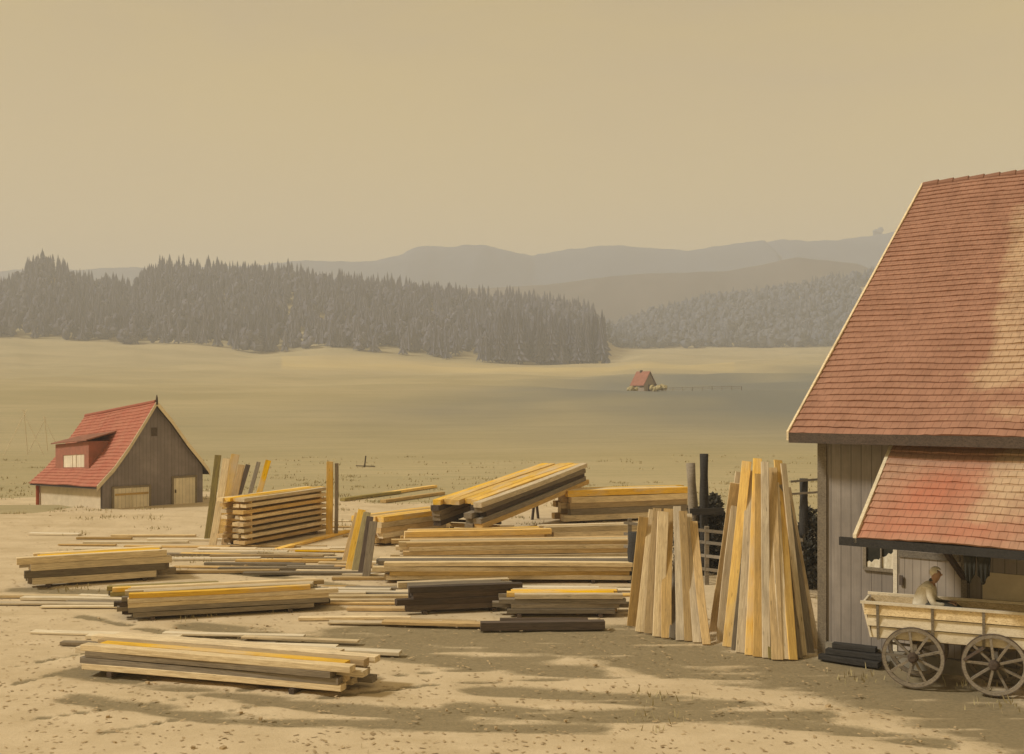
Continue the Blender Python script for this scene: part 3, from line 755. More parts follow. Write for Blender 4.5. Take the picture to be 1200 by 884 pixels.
tiled_slope('roof', 'tile', P_main, -OG, TE, DS, .22, barn, {'pale': bare})
def P_back(t, d, lift): return B(t, 2*RS+OE-d*cosS, EZ+d*cosS*SL)+(V(0, 0, 1)*cosS+Vn*SL*cosS)*lift
tiled_slope('rear_roof', 'tile', lambda t, d, l: P_back(-OG+TE-t, d, l), -OG, TE, DS, .30, barn, {}, step=.6)
mb = MB()                                         # ridge capping
for k in range(int((TE+OG)/.4)):
    t = -OG+k*.4; z = EZ+(RS+OE)*SL; mb.tube([tuple(B(t, RS, z-.02)), tuple(B(t+.42, RS, z-.005))], [.10, .12], 10)
mb.build('ridge_tiles', 'tile', barn)
mb = MB()                                         # roof underside boards + fascia
for sg in (0, 1):
    f = (lambda t, s, z: B(t, s, z)) if sg == 0 else (lambda t, s, z: B(t, 2*RS-s, z))
    a0, a1 = -OE+.02, RS
    za, zb = EZ-.03, EZ-.03+(a1-a0)*SL
    q = [f(-OG+.03, a0, za), f(TE, a0, za), f(TE, a1, zb), f(-OG+.03, a1, zb)]
    q2 = [p-V(0, 0, .06) for p in q]
    mb.quad(q); mb.quad(q2)
    for i in range(4): mb.quad([q[i], q[(i+1) % 4], q2[(i+1) % 4], q2[i]])
mb.build('soffit', 'grey', barn)
mb = MB(); mb.box(B, -OG, TE, -OE-.03, -OE+.01, EZ-.20, EZ+.015); mb.build('fascia', M['dark'], barn)
mb = MB()
def rake(t0, t1, off, hh):
    a = [B(t0, -OE-.03, EZ-.02+off), B(t0, RS, EZ+(RS+OE)*SL+off)]; b2 = [B(t1, -OE-.03, EZ-.02+off), B(t1, RS, EZ+(RS+OE)*SL+off)]; dn = V(0, 0, -hh)
    mb.quad([a[0], a[1], a[1]+dn, a[0]+dn]); mb.quad([b2[0], b2[1], b2[1]+dn, b2[0]+dn]); mb.quad([a[0], a[1], b2[1], b2[0]]); mb.quad([a[0]+dn, a[1]+dn, b2[1]+dn, b2[0]+dn]); mb.quad([a[0], b2[0], b2[0]+dn, a[0]+dn])
rake(-OG-.05, -OG-.003, .07, .20); mb.build('verge_board', 'cream', barn)
# walls
WT = EZ+OE*SL-.12
mb = MB()
mb.box(B, 0, TE-.3, 0, .22, -.2, WT)              # long front wall
mb.box(B, 0, .2, .222, 2*RS-.222, -.2, WT-.01); mb.box(B, TE-.5, TE-.3, .222, 2*RS-.222, -.2, WT-.01)
mb.box(B, 0, TE-.3, 2*RS-.22, 2*RS, -.2, WT)
za = EZ+(RS+OE)*SL-.2
for t in (0.0, TE-.5):
    mb.quad([B(t, .1, WT), B(t, 2*RS-.1, WT), B(t, RS, za)], [(0, 0), (2*RS, 0), (RS, za-WT)])
    mb.quad([B(t+.2, .1, WT), B(t+.2, 2*RS-.1, WT), B(t+.2, RS, za)], [(0, 0), (2*RS, 0), (RS, za-WT)])
mb.build('wall', 'barnwall', barn)
mb = MB(); mb.box(B, -.03, TE-.3, -.035, -.003, WT-.42, WT-.05); mb.build('wall_plate', 'grey', barn)
mb = MB(); mb.box(B, -.06, .14, -.05, -.004, -.2, WT-.43); mb.build('corner_board', 'grey', barn, .006)
mb = MB(); mb.box(B, .15, TE-.3, -.12, -.004, -.2, .28); mb.build('stone_plinth', simple('plinth_stone', (.32, .28, .22), (.2, .18, .14), 3, .6), barn, .01)
# window with pale pane
def wbox(t0, t1, s0, s1, z0, z1, name, mat, parent, bev=.004): 
    m_ = MB(); m_.box(B, t0, t1, s0, s1, z0, z1); return m_.build(name, mat, parent, bev)
t0, t1 = t_at(1016), t_at(1051); z1, z0 = z_at(t0, 0, 633), z_at(t0, 0, 664)
w = MB()
for (a, b_, c_, d_) in ((t0-.07, t0, z0-.07, z1+.07), (t1, t1+.07, z0-.07, z1+.07), (t0, t1, z1, z1+.07), (t0, t1, z0-.07, z0), ((t0+t1)/2-.015, (t0+t1)/2+.015, z0, z1)):
    w.box(B, a, b_, -.06, -.004, c_, d_)
w = w.build('window', 'grey', barn)
wbox(t0, t1, -.018, -.005, z0, z1, 'pane', 'darkcloth', w, 0)
# torn pale sacking hung across the lower part of the window
mb = MB(); n = 12
for i in range(n):
    a, b_ = t0+.01+(t1-t0-.02)*i/n, t0+.01+(t1-t0-.02)*(i+1)/n
    ha, hb = [z0+(z1-z0)*(.18+.52*(q/n)**1.3+.05*math.sin(q*2.3)) for q in (i, i+1)]
    mb.quad([B(a, -.026-.008*math.sin(i*1.7), z0), B(b_, -.026-.008*math.sin(i*1.7+1.7), z0), B(b_, -.028, hb), B(a, -.028, ha)])
mb.build('sacking', 'linen', w)
# boarded door and post
td0, td1 = t_at(1053), t_at(1128); zt = z_at(td0, 0, 634)
dr = wbox(td0, td1, -.055, -.005, .3, zt, 'door', 'barnpanel', barn)
for z in (zt-.32, .9): wbox(td0+.03, td1-.03, -.085, -.057, z, z+.13, 'ledge', 'grey', dr)
wbox(td0+.05, td0+.12, -.115, -.087, zt-.9, zt-.7, 'handle', 'iron', dr)
wbox(td0-.09, td0-.005, -.075, -.005, .285, zt+.1, 'door_frame', 'pale', barn)
wbox(td1+.005, td1+.12, -.13, -.005, .285, 3.4, 'post', 'grey', barn)
tp = t_at(1152)
wbox(tp, tp+2.6, -.03, -.005, .9, 2.1, 'limed_panel', 'plaster', barn)
# lean-to roof
LZ, LS, LD, LT0 = 4.72, (4.72-2.86)/2.2, 2.2, 1.66
lc = 1/math.sqrt(1+LS*LS); DL = LD/lc
def P_lean(t, d, lift): return B(t, -LD+d*lc, LZ-LD*LS+d*lc*LS)+(V(0, 0, 1)*lc-Vn*LS*lc)*lift
def td_lean(px, py):
    dr_ = V((px-CX)/F, 1, -(py-HY)/F); o = V(0, 0, H); nrm = V(0, 0, 1)-Vn*LS; p0 = W0+Vn*(-LD)+V(0, 0, LZ-LD*LS); k = (p0-o).dot(nrm)/dr_.dot(nrm); q = o+dr_*k-W0
    return (q.dot(U), (q.dot(Vn)+LD)/lc)
lp = [[td_lean(*p) for p in [(1172, 505), (1166, 540), (1152, 550), (1148, 575), (1154, 590), (1140, 605), (1290, 600), (1290, 500)]], [td_lean(*p) for p in [(1072, 616), (1110, 608), (1180, 611), (1180, 619), (1110, 618)]]]
lr = [[td_lean(*p) for p in [(1040, 580), (1075, 562), (1115, 545), (1150, 552), (1148, 590), (1110, 600), (1060, 605), (1040, 600)]], [td_lean(*p) for p in [(1000, 632), (1012, 605), (1180, 614), (1200, 632)]]]
lean_root = empty('lean_to_frame'); lean_root.parent = barn
bpy.data.objects.remove(lean_root)
lroof = tiled_slope('lean_to_roof', 'tile2', P_lean, LT0, 9.0, DL, .20, barn, {'pale': lp, 'red': lr})
mb = MB()
q = [B(LT0+.02, -LD+.03, LZ-LD*LS-.01), B(9, -LD+.03, LZ-LD*LS-.01), B(9, -.01, LZ-.04), B(LT0+.02, -.01, LZ-.04)]; q2 = [p-V(0, 0, .05) for p in q]
mb.quad(q); mb.quad(q2)
for i in range(4): mb.quad([q[i], q[(i+1) % 4], q2[(i+1) % 4], q2[i]])
mb.build('boarding', 'dark', lroof)
mb = MB(); mb.box(B, LT0-.35, 9, -LD-.03, -LD+.05, LZ-LD*LS-.17, LZ-LD*LS-.012); mb.build('eave_beam', 'black', lroof, .008)
mb = MB()
a = [B(LT0-.07, -LD-.03, LZ-LD*LS+.06), B(LT0-.07, 0, LZ+.07)]; b_ = [p+U*.067 for p in a]; dn = V(0, 0, -.16)
mb.quad([a[0], a[1], a[1]+dn, a[0]+dn]); mb.quad([b_[0], b_[1], b_[1]+dn, b_[0]+dn]); mb.quad([a[0], a[1], b_[1], b_[0]]); mb.quad([a[0]+dn, a[1]+dn, b_[1]+dn, b_[0]+dn]); mb.quad([a[0], b_[0], b_[0]+dn, a[0]+dn])
mb.build('verge_board', 'pale', lroof)
for k in range(9):
    t = LT0+.15+k*.9; mb = MB(); mb.bar(B(t, -LD+.1, LZ-(LD-.1)*LS-.15), B(t, -.05, LZ-.05*LS-.15), .09, .11); mb.build('rafter', 'dark', lroof)
for t in (td1+.06, 8.6):
    mb = MB(); mb.bar(B(t, -.1, 1.95), B(t, -LD+.35, LZ-(LD-.35)*LS-.22), .09, .09); mb.build('brace', 'dark', lroof)
tag(barn, 'big barn with a steep brown tiled roof, dark boarded wall and rosy lean-to roof', 'barn')

# dark cloths hanging under the lean-to eave
def hanging(px0, px1, ytop, ybot, label, seed):
    ta, tb = t_at(px0, -LD+.12), t_at(px1, -LD+.12); zt_ = LZ-LD*LS-.15; zb_ = z_at(ta, -LD, ybot)
    rg = random.Random(seed); n, m_ = 16, 10; vs = []; fs = []; o = W0+B((ta+tb)/2, -LD+.12, zt_)
    for side in (0, 1):
        for j in range(m_+1):
            for i in range(n+1):
                u, v_ = i/n, j/m_; drop = (1-.16*math.cos(u*PI*2+.4))*(1-.1*abs(u-.5))
                t = lerp(ta, tb, .5+(u-.5)*(1-.18*v_)); z = lerp(zt_, zb_, v_*drop)
                s = -LD+.12+.035*math.sin(u*17+seed)*v_+(.02 if side else -.02)
                vs.append(tuple(W0+B(t, s, z)-o))
    K = (n+1)*(m_+1)
    for side in (0, 1):
        for j in range(m_):
            for i in range(n): a = side*K+j*(n+1)+i; fs.append((a, a+1, a+n+2, a+n+1))
    for j in range(m_):
        for i in (0, n): a = j*(n+1)+i; fs.append((a, a+n+1, a+n+1+K, a+K))
    for i in range(n):
        for j in (0, m_): a = j*(n+1)+i; fs.append((a, a+1, a+1+K, a+K))
    me = bpy.data.meshes.new('hanging_cloth'); me.from_pydata(vs, [], fs); me.update()
    ob = link('hanging_cloth', me, 'darkcloth', None, True); ob.location = o; tag(ob, label, 'cloth')
hanging(1129, 1144, 634, 680, 'left of the two dark cloths hanging under the lean-to eave', 1)
hanging(1145, 1161, 634, 681, 'right one of the two dark cloths hanging under the lean-to eave', 5)
# dark timbers lying along the foot of the barn wall
for k in range(5):
    o = link('sawn_board', plank_mesh((1.3, 1.1, 1.2, 1.0, .9)[k], .2, .11, ('black', 'dark')[k % 2], k % 3)); l = k//2
    p = W0+B(.18+.06*k, -.62+.24*(k % 2)+.1*l, .0+.118*l); o.location = p; o.rotation_euler.z = -YAW+.03*k
    tag(o, f'{("front", "rear")[k % 2]} short dark timber, {("bottom", "middle", "top")[l]} of the heap at the barn wall foot', 'timber', 'short dark timbers at the barn foot')

# ------------------------------------------------------------------ cart
CA = math.radians(25); cv = V(math.cos(CA), -math.sin(CA), 0); cw = V(math.sin(CA), math.cos(CA), 0)
def K(x, y, z): return cv*x+cw*y+V(0, 0, z)
cart = empty('farm_cart', (7.7, 21.3, 0)); WR = .575
def wheel(x, y):
    mb = MB(); n = 40; prof = [(WR-.075, -.035), (WR-.075, .035), (WR-.012, .04), (WR-.012, -.04)]
    def ring(prof, name, mat, par=None):
        m_ = MB()
        for i in range(n):
            a, b2 = 2*PI*i/n, 2*PI*(i+1)/n
            for k in range(len(prof)):
                (r1, y1), (r2, y2) = prof[k], prof[(k+1) % len(prof)]
                pt = lambda r_, yy, an: K(x+r_*math.cos(an), y+yy, WR+r_*math.sin(an))
                m_.quad([pt(r1, y1, a), pt(r1, y1, b2), pt(r2, y2, b2), pt(r2, y2, a)])
        return m_.build(name, mat, par)
    wh = ring(prof, 'wheel', 'grey', cart)
    ring([(WR-.010, -.042), (WR-.010, .042), (WR, .042), (WR, -.042)], 'iron_tyre', 'iron', wh)
    for k in range(9):
        an = 2*PI*k/9+.3; mb = MB(); mb.bar(K(x+.08*math.cos(an), y, WR+.08*math.sin(an)), K(x+(WR-.07)*math.cos(an), y, WR+(WR-.07)*math.sin(an)), .045, .055, up=cw); mb.build('spoke', 'grey', wh, .005)
    mb = MB(); mb.tube([tuple(K(x, y-.15, WR)), tuple(K(x, y-.13, WR)), tuple(K(x, y, WR)), tuple(K(x, y+.12, WR))], [.05, .085, .105, .08], 14); mb.build('hub', 'dark', wh, smooth=False)
for x in (0, 1.43):
    for y in (0, 1.05): wheel(x, y)
    mb = MB(); mb.tube([tuple(K(x, -.12, WR)), tuple(K(x, 1.15, WR))], [.035, .035], 8); mb.build('axle', 'iron', cart)
    mb = MB(); mb.bar(K(x, .12, .72), K(x, .93, .72), .12, .16); mb.build('bolster', 'grey', cart, .008)
mb = MB(); mb.bar(K(-.7, .52, .83), K(3.1, .52, .83), .1, .08); mb.build('centre_beam', 'grey', cart, .008)
def sideboards(y, lean_, name):
    for k, (z0, z1, mt) in enumerate(((.885, 1.09, 'pale'), (1.115, 1.31, 'pale'), (1.335, 1.545, 'cream'))):
        m_ = MB(); e0 = lean_*k*.045; x0 = -.78-.06*k
        m_.box(lambda p, q_, r_: K(p, y+e0+q_, r_), x0, 3.1, -.016, .016, z0, z1); m_.build(name, mt, cart, .005)
    m_ = MB(); m_.box(lambda p, q_, r_: K(p, y+lean_*.13+q_, r_), -.97, 3.1, -.035, .035, 1.55, 1.60); m_.build('top_rail', 'pale', cart, .006)
    for x in (-.65, .35, 1.25, 2.2):
        m_ = MB(); m_.bar(K(x, y-.03*(-1 if lean_ > 0 else 1)*(-1)-.0+(.03 if lean_ > 0 else -.03), .84), K(x, y+lean_*.11+(.03 if lean_ > 0 else -.03), 1.56), .05, .03, up=cw); m_.build('stake', 'grey', cart, .004)
sideboards(.10, -1, 'side_board'); sideboards(.97, 1, 'side_board')
mb = MB(); mb.box(lambda p, q_, r_: K(p-(r_-.88)*.24, q_, r_), -.80, -.76, .06, 1.01, .885, 1.55); mb.build('end_board', 'pale', cart, .005)
mb = MB(); mb.box(K, -.75, 3.1, .12, .95, .872, .905); mb.build('floor_board', 'ochre', cart)
mb = MB(); mb.bar(K(.9, -.02, .62), K(1.25, -.02, .88), .05, .05, up=cw); mb.build('brake_bar', 'iron', cart)
tag(cart, 'pale wooden farm cart with spoked wheels standing under the lean-to roof', 'cart')
# board load inside the cart (the rider's seat)
for k in range(3):
    o = link('sawn_board', plank_mesh(2.6, .25, .2 if k < 3 else .1, 'cream', k)); o.location = V(7.7, 21.3, 0)+K(-.55, .14+k*.265, .91); o.rotation_euler.z = -CA
    tag(o, f'{("near", "middle", "far")[k]} pale thick board of the load lying inside the cart', 'board', 'boards loaded in the cart')

for k in range(3):
    o = link('sawn_board', plank_mesh(1.9, .25, .2, 'cream', k)); o.location = V(7.7, 21.3, 0)+K(-.5, .14+k*.265, 1.116); o.rotation_euler.z = -CA
    tag(o, f'{("near", "middle", "far")[k]} upper board of the cart load, carrying the seated person', 'board', 'boards loaded in the cart')

# ------------------------------------------------------------------ person seated in the cart
def skin_mesh(name, nodes, edges, mat, parent, sub=2):
    me = bpy.data.meshes.new(name); me.from_pydata([n_[0] for n_ in nodes], edges, [])
    o = bpy.data.objects.new(name, me); C.objects.link(o); me.materials.append(M[mat]); o.parent = parent
    m_ = o.modifiers.new('skin', 'SKIN')
    for i, n_ in enumerate(nodes):
        sv = me.skin_vertices[0].data[i]; r_ = n_[1]; sv.radius = (r_, r_) if not isinstance(r_, tuple) else r_; sv.use_root = (i == 0)
    s_ = o.modifiers.new('sub', 'SUBSURF'); s_.levels = sub; s_.render_levels = sub; m_.use_smooth_shade = True
    # freeze the modifiers into the mesh
    dg = bpy.context.evaluated_depsgraph_get(); em = bpy.data.meshes.new_from_object(o.evaluated_get(dg)); o.modifiers.clear(); o.data = em
    for p in em.polygons: p.use_smooth = True
    return o
per = empty('person', tuple(V(7.7, 21.3, 0)+K(.12, .42, 1.325))); per.rotation_euler.z = -CA; per.scale = (1.1, 1.1, 1.1)
# local axes: x forward (to the right), y away from the viewer, z up; seat at z = 0
nodes = [((0, 0, .13), (.13, .15)), ((.04, 0, .28), (.115, .14)), ((.10, 0, .42), (.12, .155)), ((.15, 0, .52), (.09, .13)), ((.19, 0, .59), .05), ((.225, 0, .65), (.08, .07)), ((.245, 0, .73), (.118, .092)), ((.25, 0, .82), (.09, .08))]
edges = [(i, i+1) for i in range(7)]
def limb(pts, start):
    for p, r_ in pts:
        nodes.append((p, r_)); edges.append((start, len(nodes)-1)); start = len(nodes)-1
    return start
for s_ in (-1, 1):
    h_ = limb([((.14, s_*.17, .50), .06), ((.16, s_*.21, .36), .048), ((.22, s_*.22, .24), .042), ((.34, s_*.17, .22), .034), ((.44, s_*.12, .25), .026)], 3)
    palm = limb([((.49, s_*.11, .255), .028), ((.52, s_*.105, .25), .026)], h_)
    for f_ in range(4):
        yy = s_*(.075+.02*f_); L_ = (.03, .036, .034, .026)[f_]
        limb([((.545, yy, .25), .0095), ((.56+L_*.5, yy, .235), .009), ((.56+L_*.5, yy, .235-L_*.8), .008)], palm)
    limb([((.505, s_*.07, .262), .011), ((.53, s_*.055, .25), .0095), ((.545, s_*.06, .235), .009)], palm)
    limb([((.06, s_*.09, .10), .09), ((.28, s_*.12, .17), .082), ((.47, s_*.13, .20), .06), ((.62, s_*.13, .10), .052), ((.76, s_*.13, .02+.03), .036), ((.84, s_*.13, .04), .032), ((.87, s_*.13, .12), .028)], 0)
body = skin_mesh('body', nodes, edges, 'skin', per)
# face: nose, eyes, ears, mouth are part of the head area
mb = MB(); rg = random.Random(1)
def ell(c, r_, nm, mt, par, cut=None):
    bm = bmesh.new(); bmesh.ops.create_uvsphere(bm, u_segments=18, v_segments=12, radius=1)
    for v_ in bm.verts: v_.co = V(c[0]+v_.co.x*r_[0], c[1]+v_.co.y*r_[1], c[2]+v_.co.z*r_[2])
    if cut: bmesh.ops.delete(bm, geom=[f for f in bm.faces if cut(f.calc_center_median())], context='FACES')
    me = bpy.data.meshes.new(nm); bm.to_mesh(me); bm.free(); o = link(nm, me, mt, par, True)
    if cut: s2 = o.modifiers.new('th', 'SOLIDIFY'); s2.thickness = .008
    return o
ell((.325, 0, .735), (.024, .014, .022), 'nose', 'skin', per)
for s_ in (-1, 1): ell((.308, s_*.034, .765), (.012, .013, .008), 'eye', 'hair', per); ell((.24, s_*.083, .745), (.022, .01, .03), 'ear', 'skin', per)
ell((.303, 0, .698), (.012, .024, .006), 'mouth', 'redpaint', per)
ell((.232, 0, .775), (.105, .092, .105), 'headscarf', 'linen', per, lambda c: (c.x > .255 and c.z < .835) or c.z < .70)
ell((.185, 0, .635), (.062, .058, .035), 'neckerchief', 'apron', per)
ell((.125, 0, .30), (.095, .15, .19), 'waistcoat', 'apron', per)
# blouse over torso and arms
nodes = [((-.01, 0, .06), (.19, .21)), ((.03, 0, .26), (.165, .185)), ((.095, 0, .42), (.165, .20)), ((.14, 0, .535), (.145, .19)), ((.185, 0, .61), .075)]; edges = [(0, 1), (1, 2), (2, 3), (3, 4)]
for s_ in (-1, 1): limb([((.14, s_*.175, .51), .075), ((.16, s_*.215, .36), .064), ((.22, s_*.225, .25), .058), ((.33, s_*.18, .225), .05), ((.40, s_*.14, .235), .045)], 3)
skin_mesh('blouse', nodes, edges, 'linen', per)
nodes = [((.02, 0, .10), (.17, .19)), ((.16, 0, .15), (.14, .19))]; edges = [(0, 1)]
for s_ in (-1, 1): limb([((.28, s_*.12, .17), .105), ((.48, s_*.13, .20), .085), ((.62, s_*.13, .11), .08), ((.73, s_*.13, .06), .07)], 1)
skin_mesh('skirt', nodes, edges, 'apron', per)
tag(per, 'person in a pale headscarf and blouse sitting hunched in the farm cart', 'person')

# ------------------------------------------------------------------ small red-roofed house on the left
g = V(math.cos(PI/4), math.sin(PI/4), 0); sd = V(-math.sin(PI/4), math.cos(PI/4), 0); C0 = V(-20.8, 56.3, .1); SW, SLn = 5.64, 8.0
house = empty('small_house', tuple(C0))
def Hh(s, l, z): return g*s+sd*l+V(0, 0, z*(1-.13*max(0, l)/SLn)-.1*max(0, l)/SLn)
def s_at(px): r_ = (px-CX)/F; return (r_*C0.y-C0.x)/(g.x-r_*g.y)
prof = [(-.42, 1.05), (-.1, 1.38), (.5, 1.98), (1.3, 3.02), (2.1, 4.22), (2.82, 5.35), (3.7, 4.35), (4.6, 3.15), (5.3, 2.35), (5.8, 1.75), (5.92, 1.5)]
def roofz(s): return interp(s, prof)
gp = [(0, -.6)]+[(0, roofz(0)-.12)]+[(s, z-.10) for s, z in prof if .2 < s < 5.5]+[(SW, roofz(SW)-.14), (SW, -.6)]
mb = MB()
mb.quad([Hh(s, 0, z) for s, z in gp], [(s, z) for s, z in gp]); mb.quad([Hh(s, .18, z) for s, z in gp], [(s, z) for s, z in gp])
mb.build('gable_wall', 'gable', house)
mb = MB()
mb.box(Hh, 0, .18, .185, SLn, -.9, roofz(.1)-.14); mb.box(Hh, SW-.18, SW, .185, SLn, -.6, roofz(SW)-.16)
mb.quad([Hh(s, SLn, z) for s, z in gp], [(s, z) for s, z in gp])
mb.build('side_wall', 'plaster', house)
def slope_part(idx, name, parent):
    pp = [prof[i] for i in idx]; cum = [0]
    for a_, b2 in zip(pp, pp[1:]): cum.append(cum[-1]+math.hypot(b2[0]-a_[0], b2[1]-a_[1]))
    sgn = -1 if pp[0][0] < pp[-1][0] else 1
    def P(t, d, lift):
        s = float(np.interp(d, cum, [q_[0] for q_ in pp])); z = float(np.interp(d, cum, [q_[1] for q_ in pp]))
        return Hh(s, t, z+lift)+g*(lift*.4*sgn)
    return tiled_slope(name, 'tilered', P, -.28, SLn+.25, cum[-1], .22, parent, {'pale': [[(5.2, .75), (6.6, .7), (6.6, .95), (5.2, 1.0)]]} if sgn < 0 else {}, th=.05, step=.3)
roof = slope_part([0, 1, 2, 3, 4, 5], 'roof', house)
r2 = slope_part([10, 9, 8, 7, 6, 5], 'rear_roof', house)
mb = MB()
for i in range(len(prof)-1):
    (a_, za_), (b2, zb2) = prof[i], prof[i+1]; q = [Hh(a_, -.24, za_-.015), Hh(b2, -.24, zb2-.015), Hh(b2, SLn+.2, zb2-.015), Hh(a_, SLn+.2, za_-.015)]
    mb.quad(q); mb.quad([p-V(0, 0, .08) for p in q])
mb.build('roof_boarding', 'dark', house)
def verge(i0, i1, name):
    m_ = MB()
    for i in range(i0, i1):
        (a_, za_), (b2, zb2) = prof[i], prof[i+1]
        for l in (-.33, -.285):
            m_.quad([Hh(a_, l, za_+.07), Hh(b2, l, zb2+.07), Hh(b2, l, zb2-.19), Hh(a_, l, za_-.19)])
        m_.quad([Hh(a_, -.33, za_+.07), Hh(b2, -.33, zb2+.07), Hh(b2, -.285, zb2+.07), Hh(a_, -.285, za_+.07)])
        m_.quad([Hh(a_, -.33, za_-.19), Hh(b2, -.33, zb2-.19), Hh(b2, -.285, zb2-.19), Hh(a_, -.285, za_-.19)])
    return m_.build(name, 'pale', house)
verge(0, 5, 'bargeboard'); verge(5, 10, 'bargeboard')
mb = MB(); mb.tube([tuple(Hh(2.82, -.3, 5.2)), tuple(Hh(2.82, -.3, 5.55)), tuple(Hh(2.82, -.3, 5.72))], [.07, .05, .015], 8); mb.build('finial', 'dark', house)
mb = MB(); mb.tube([tuple(Hh(2.82, -.2, 5.36)), tuple(Hh(2.82, SLn+.25, 5.36))], [.10, .10], 8); mb.build('ridge_tiles', 'tilered', house)
sa, sb = s_at(133), s_at(174); za = yz(574, C0.y+g.y*sa)-C0.z
mb = MB(); mb.box(Hh, sa, sb, -.07, -.005, -.5, za+.05); d1 = mb.build('double_door', 'shedwhite', house, .01)
for k in (.5,): mb = MB(); mb.box(Hh, lerp(sa, sb, k)-.03, lerp(sa, sb, k)+.03, -.10, -.072, -.4, za); mb.build('cover_strip', 'pale', d1)
mb = MB(); mb.box(Hh, sa+.05, sb-.05, -.105, -.075, .55, .65); mb.build('crossbar', 'ochre', d1)
sa, sb = s_at(203), s_at(228); za = yz(561, C0.y+g.y*sa)-C0.z
mb = MB(); mb.box(Hh, sa, sb, -.07, -.005, -.5, za+.02); d2 = mb.build('tall_door', 'shedwhite', house, .01)
mb = MB(); mb.box(Hh, sa+.06, sa+.12, -.11, -.072, .5, .68); mb.build('handle', 'iron', d2)
for (u0, u1, tt, dd) in ((s_at(133), s_at(174), yz(574, C0.y+g.y*s_at(133))-C0.z+.05, d1), (s_at(203), s_at(228), za+.02, d2)):
    mb = MB(); mb.box(Hh, u0-.11, u0-.005, -.09, -.003, -.5, tt+.11); mb.box(Hh, u1+.005, u1+.11, -.09, -.003, -.5, tt+.11); mb.box(Hh, u0-.003, u1+.003, -.10, -.003, tt+.006, tt+.115); mb.build('door_frame', 'grey', dd)
mb = MB(); mb.box(Hh, 2.66, 2.98, -.03, -.003, 3.55, 4.0); mb.build('loft_hatch', 'dark', house)
mb = MB(); mb.tube([tuple(Hh(-.12, SLn-.2, -.8)), tuple(Hh(-.12, SLn-.2, 1.3))], [.09, .09], 8); mb.build('corner_post', 'redpaint', house)
# dormer
dl0, dl1, dz0, dz1, dsf = 2.5, 6.7, 1.75, 3.45, .42
dm = MB()
def DB(s, l, z): return Hh(s, l, z)
dm.box(DB, dsf, dsf+.1, dl0, dl1, dz0, dz0+.28); dm.box(DB, dsf, dsf+.1, dl0, dl1, dz1-.7, dz1)
dm.box(DB, dsf, dsf+.1, dl0, dl0+.55, dz0+.28, dz1-.7); dm.box(DB, dsf, dsf+.1, dl1-1.0, dl1, dz0+.28, dz1-.7)
for l in (dl0, dl1-.1):
    dm.quad([Hh(dsf+.1, l, dz0), Hh(dsf+.1, l, dz1), Hh(1.62, l, dz1)]); dm.quad([Hh(dsf+.1, l+.1, dz0), Hh(dsf+.1, l+.1, dz1), Hh(1.62, l+.1, dz1)])
dorm = dm.build('dormer', simple('dormer_boards', (.40, .16, .11), (.28, .13, .09), 3), house)
mb = MB(); mb.quad([Hh(dsf-.2, dl0-.15, dz1+.02), Hh(dsf-.2, dl1+.15, dz1+.02), Hh(2.0, dl1+.15, dz1+.5), Hh(2.0, dl0-.15, dz1+.5)]); mb.quad([Hh(dsf-.2, dl0-.15, dz1+.09), Hh(dsf-.2, dl1+.15, dz1+.09), Hh(2.0, dl1+.15, dz1+.57), Hh(2.0, dl0-.15, dz1+.57)])
mb.quad([Hh(dsf-.2, dl0-.15, dz1+.02), Hh(dsf-.2, dl1+.15, dz1+.02), Hh(dsf-.2, dl1+.15, dz1+.09), Hh(dsf-.2, dl0-.15, dz1+.09)])
mb.quad([Hh(dsf-.2, dl0-.15, dz1+.02), Hh(2.0, dl0-.15, dz1+.5), Hh(2.0, dl0-.15, dz1+.57), Hh(dsf-.2, dl0-.15, dz1+.09)])
mb.build('dormer_roof', simple('dormer_roof_boards', (.34, .15, .10), (.2, .1, .07), 3), dorm)
mb = MB(); mb.box(DB, dsf+.03, dsf+.06, dl0+.55, dl1-1.0, dz0+.28, dz1-.7); mb.build('shutter', 'shedwhite', dorm)
for l in (dl0+1.55, dl0+2.05): mb = MB(); mb.box(DB, dsf+.005, dsf+.028, l, l+.05, dz0+.28, dz1-.7); mb.build('glazing_bar', 'pale', dorm)
tag(house, 'small red-roofed house with a brown gable, pale doors and a boxy dormer', 'house')

# ------------------------------------------------------------------ tiny house in the field
hx, hy = (754-CX)/F*262, 262; hz = terrain(hx, hy)
cot = empty('field_cottage', (hx, hy, hz-.2)); ca = math.radians(38); gx = V(math.cos(ca), math.sin(ca), 0); gy = V(-math.sin(ca), math.cos(ca), 0)
def Q(x, y, z): return gx*x+gy*y+V(0, 0, z)
w2, l2, e2, t2 = 1.75, 2.0, 2.2, 4.8
mb = MB(); mb.box(Q, -w2, w2, -l2, l2, -.6, e2)
for y in (-l2, l2): mb.quad([Q(-w2, y, e2), Q(w2, y, e2), Q(0, y, t2-.15)])
mb.build('wall', simple('cottage_wall', (.40, .32, .25), (.28, .23, .18), 1), cot)
for sgn, nm in ((-1, 'roof'), (1, 'rear_roof')):
    mb = MB(); q = [Q(sgn*(w2+.45), -l2-.3, e2-.7), Q(sgn*(w2+.45), l2+.3, e2-.7), Q(0, l2+.3, t2), Q(0, -l2-.3, t2)]; q2 = [p+V(0, 0, .14) for p in q]
    mb.quad(q); mb.quad(q2)
    for i in range(4): mb.quad([q[i], q[(i+1) % 4], q2[(i+1) % 4], q2[i]])
    mb.build(nm, simple('cottage_roof_'+nm, (.38, .17, .12) if sgn < 0 else (.36, .25, .18), None, .8), cot)
mb = MB(); mb.box(Q, -.4, .4, -l2-.06, -l2-.01, 0, 1.8); mb.build('door', 'dark', cot)
mb = MB(); mb.box(Q, -w2-.05, -w2-.005, -.5, .6, 1.0, 1.7); mb.build('window', 'glass', cot)
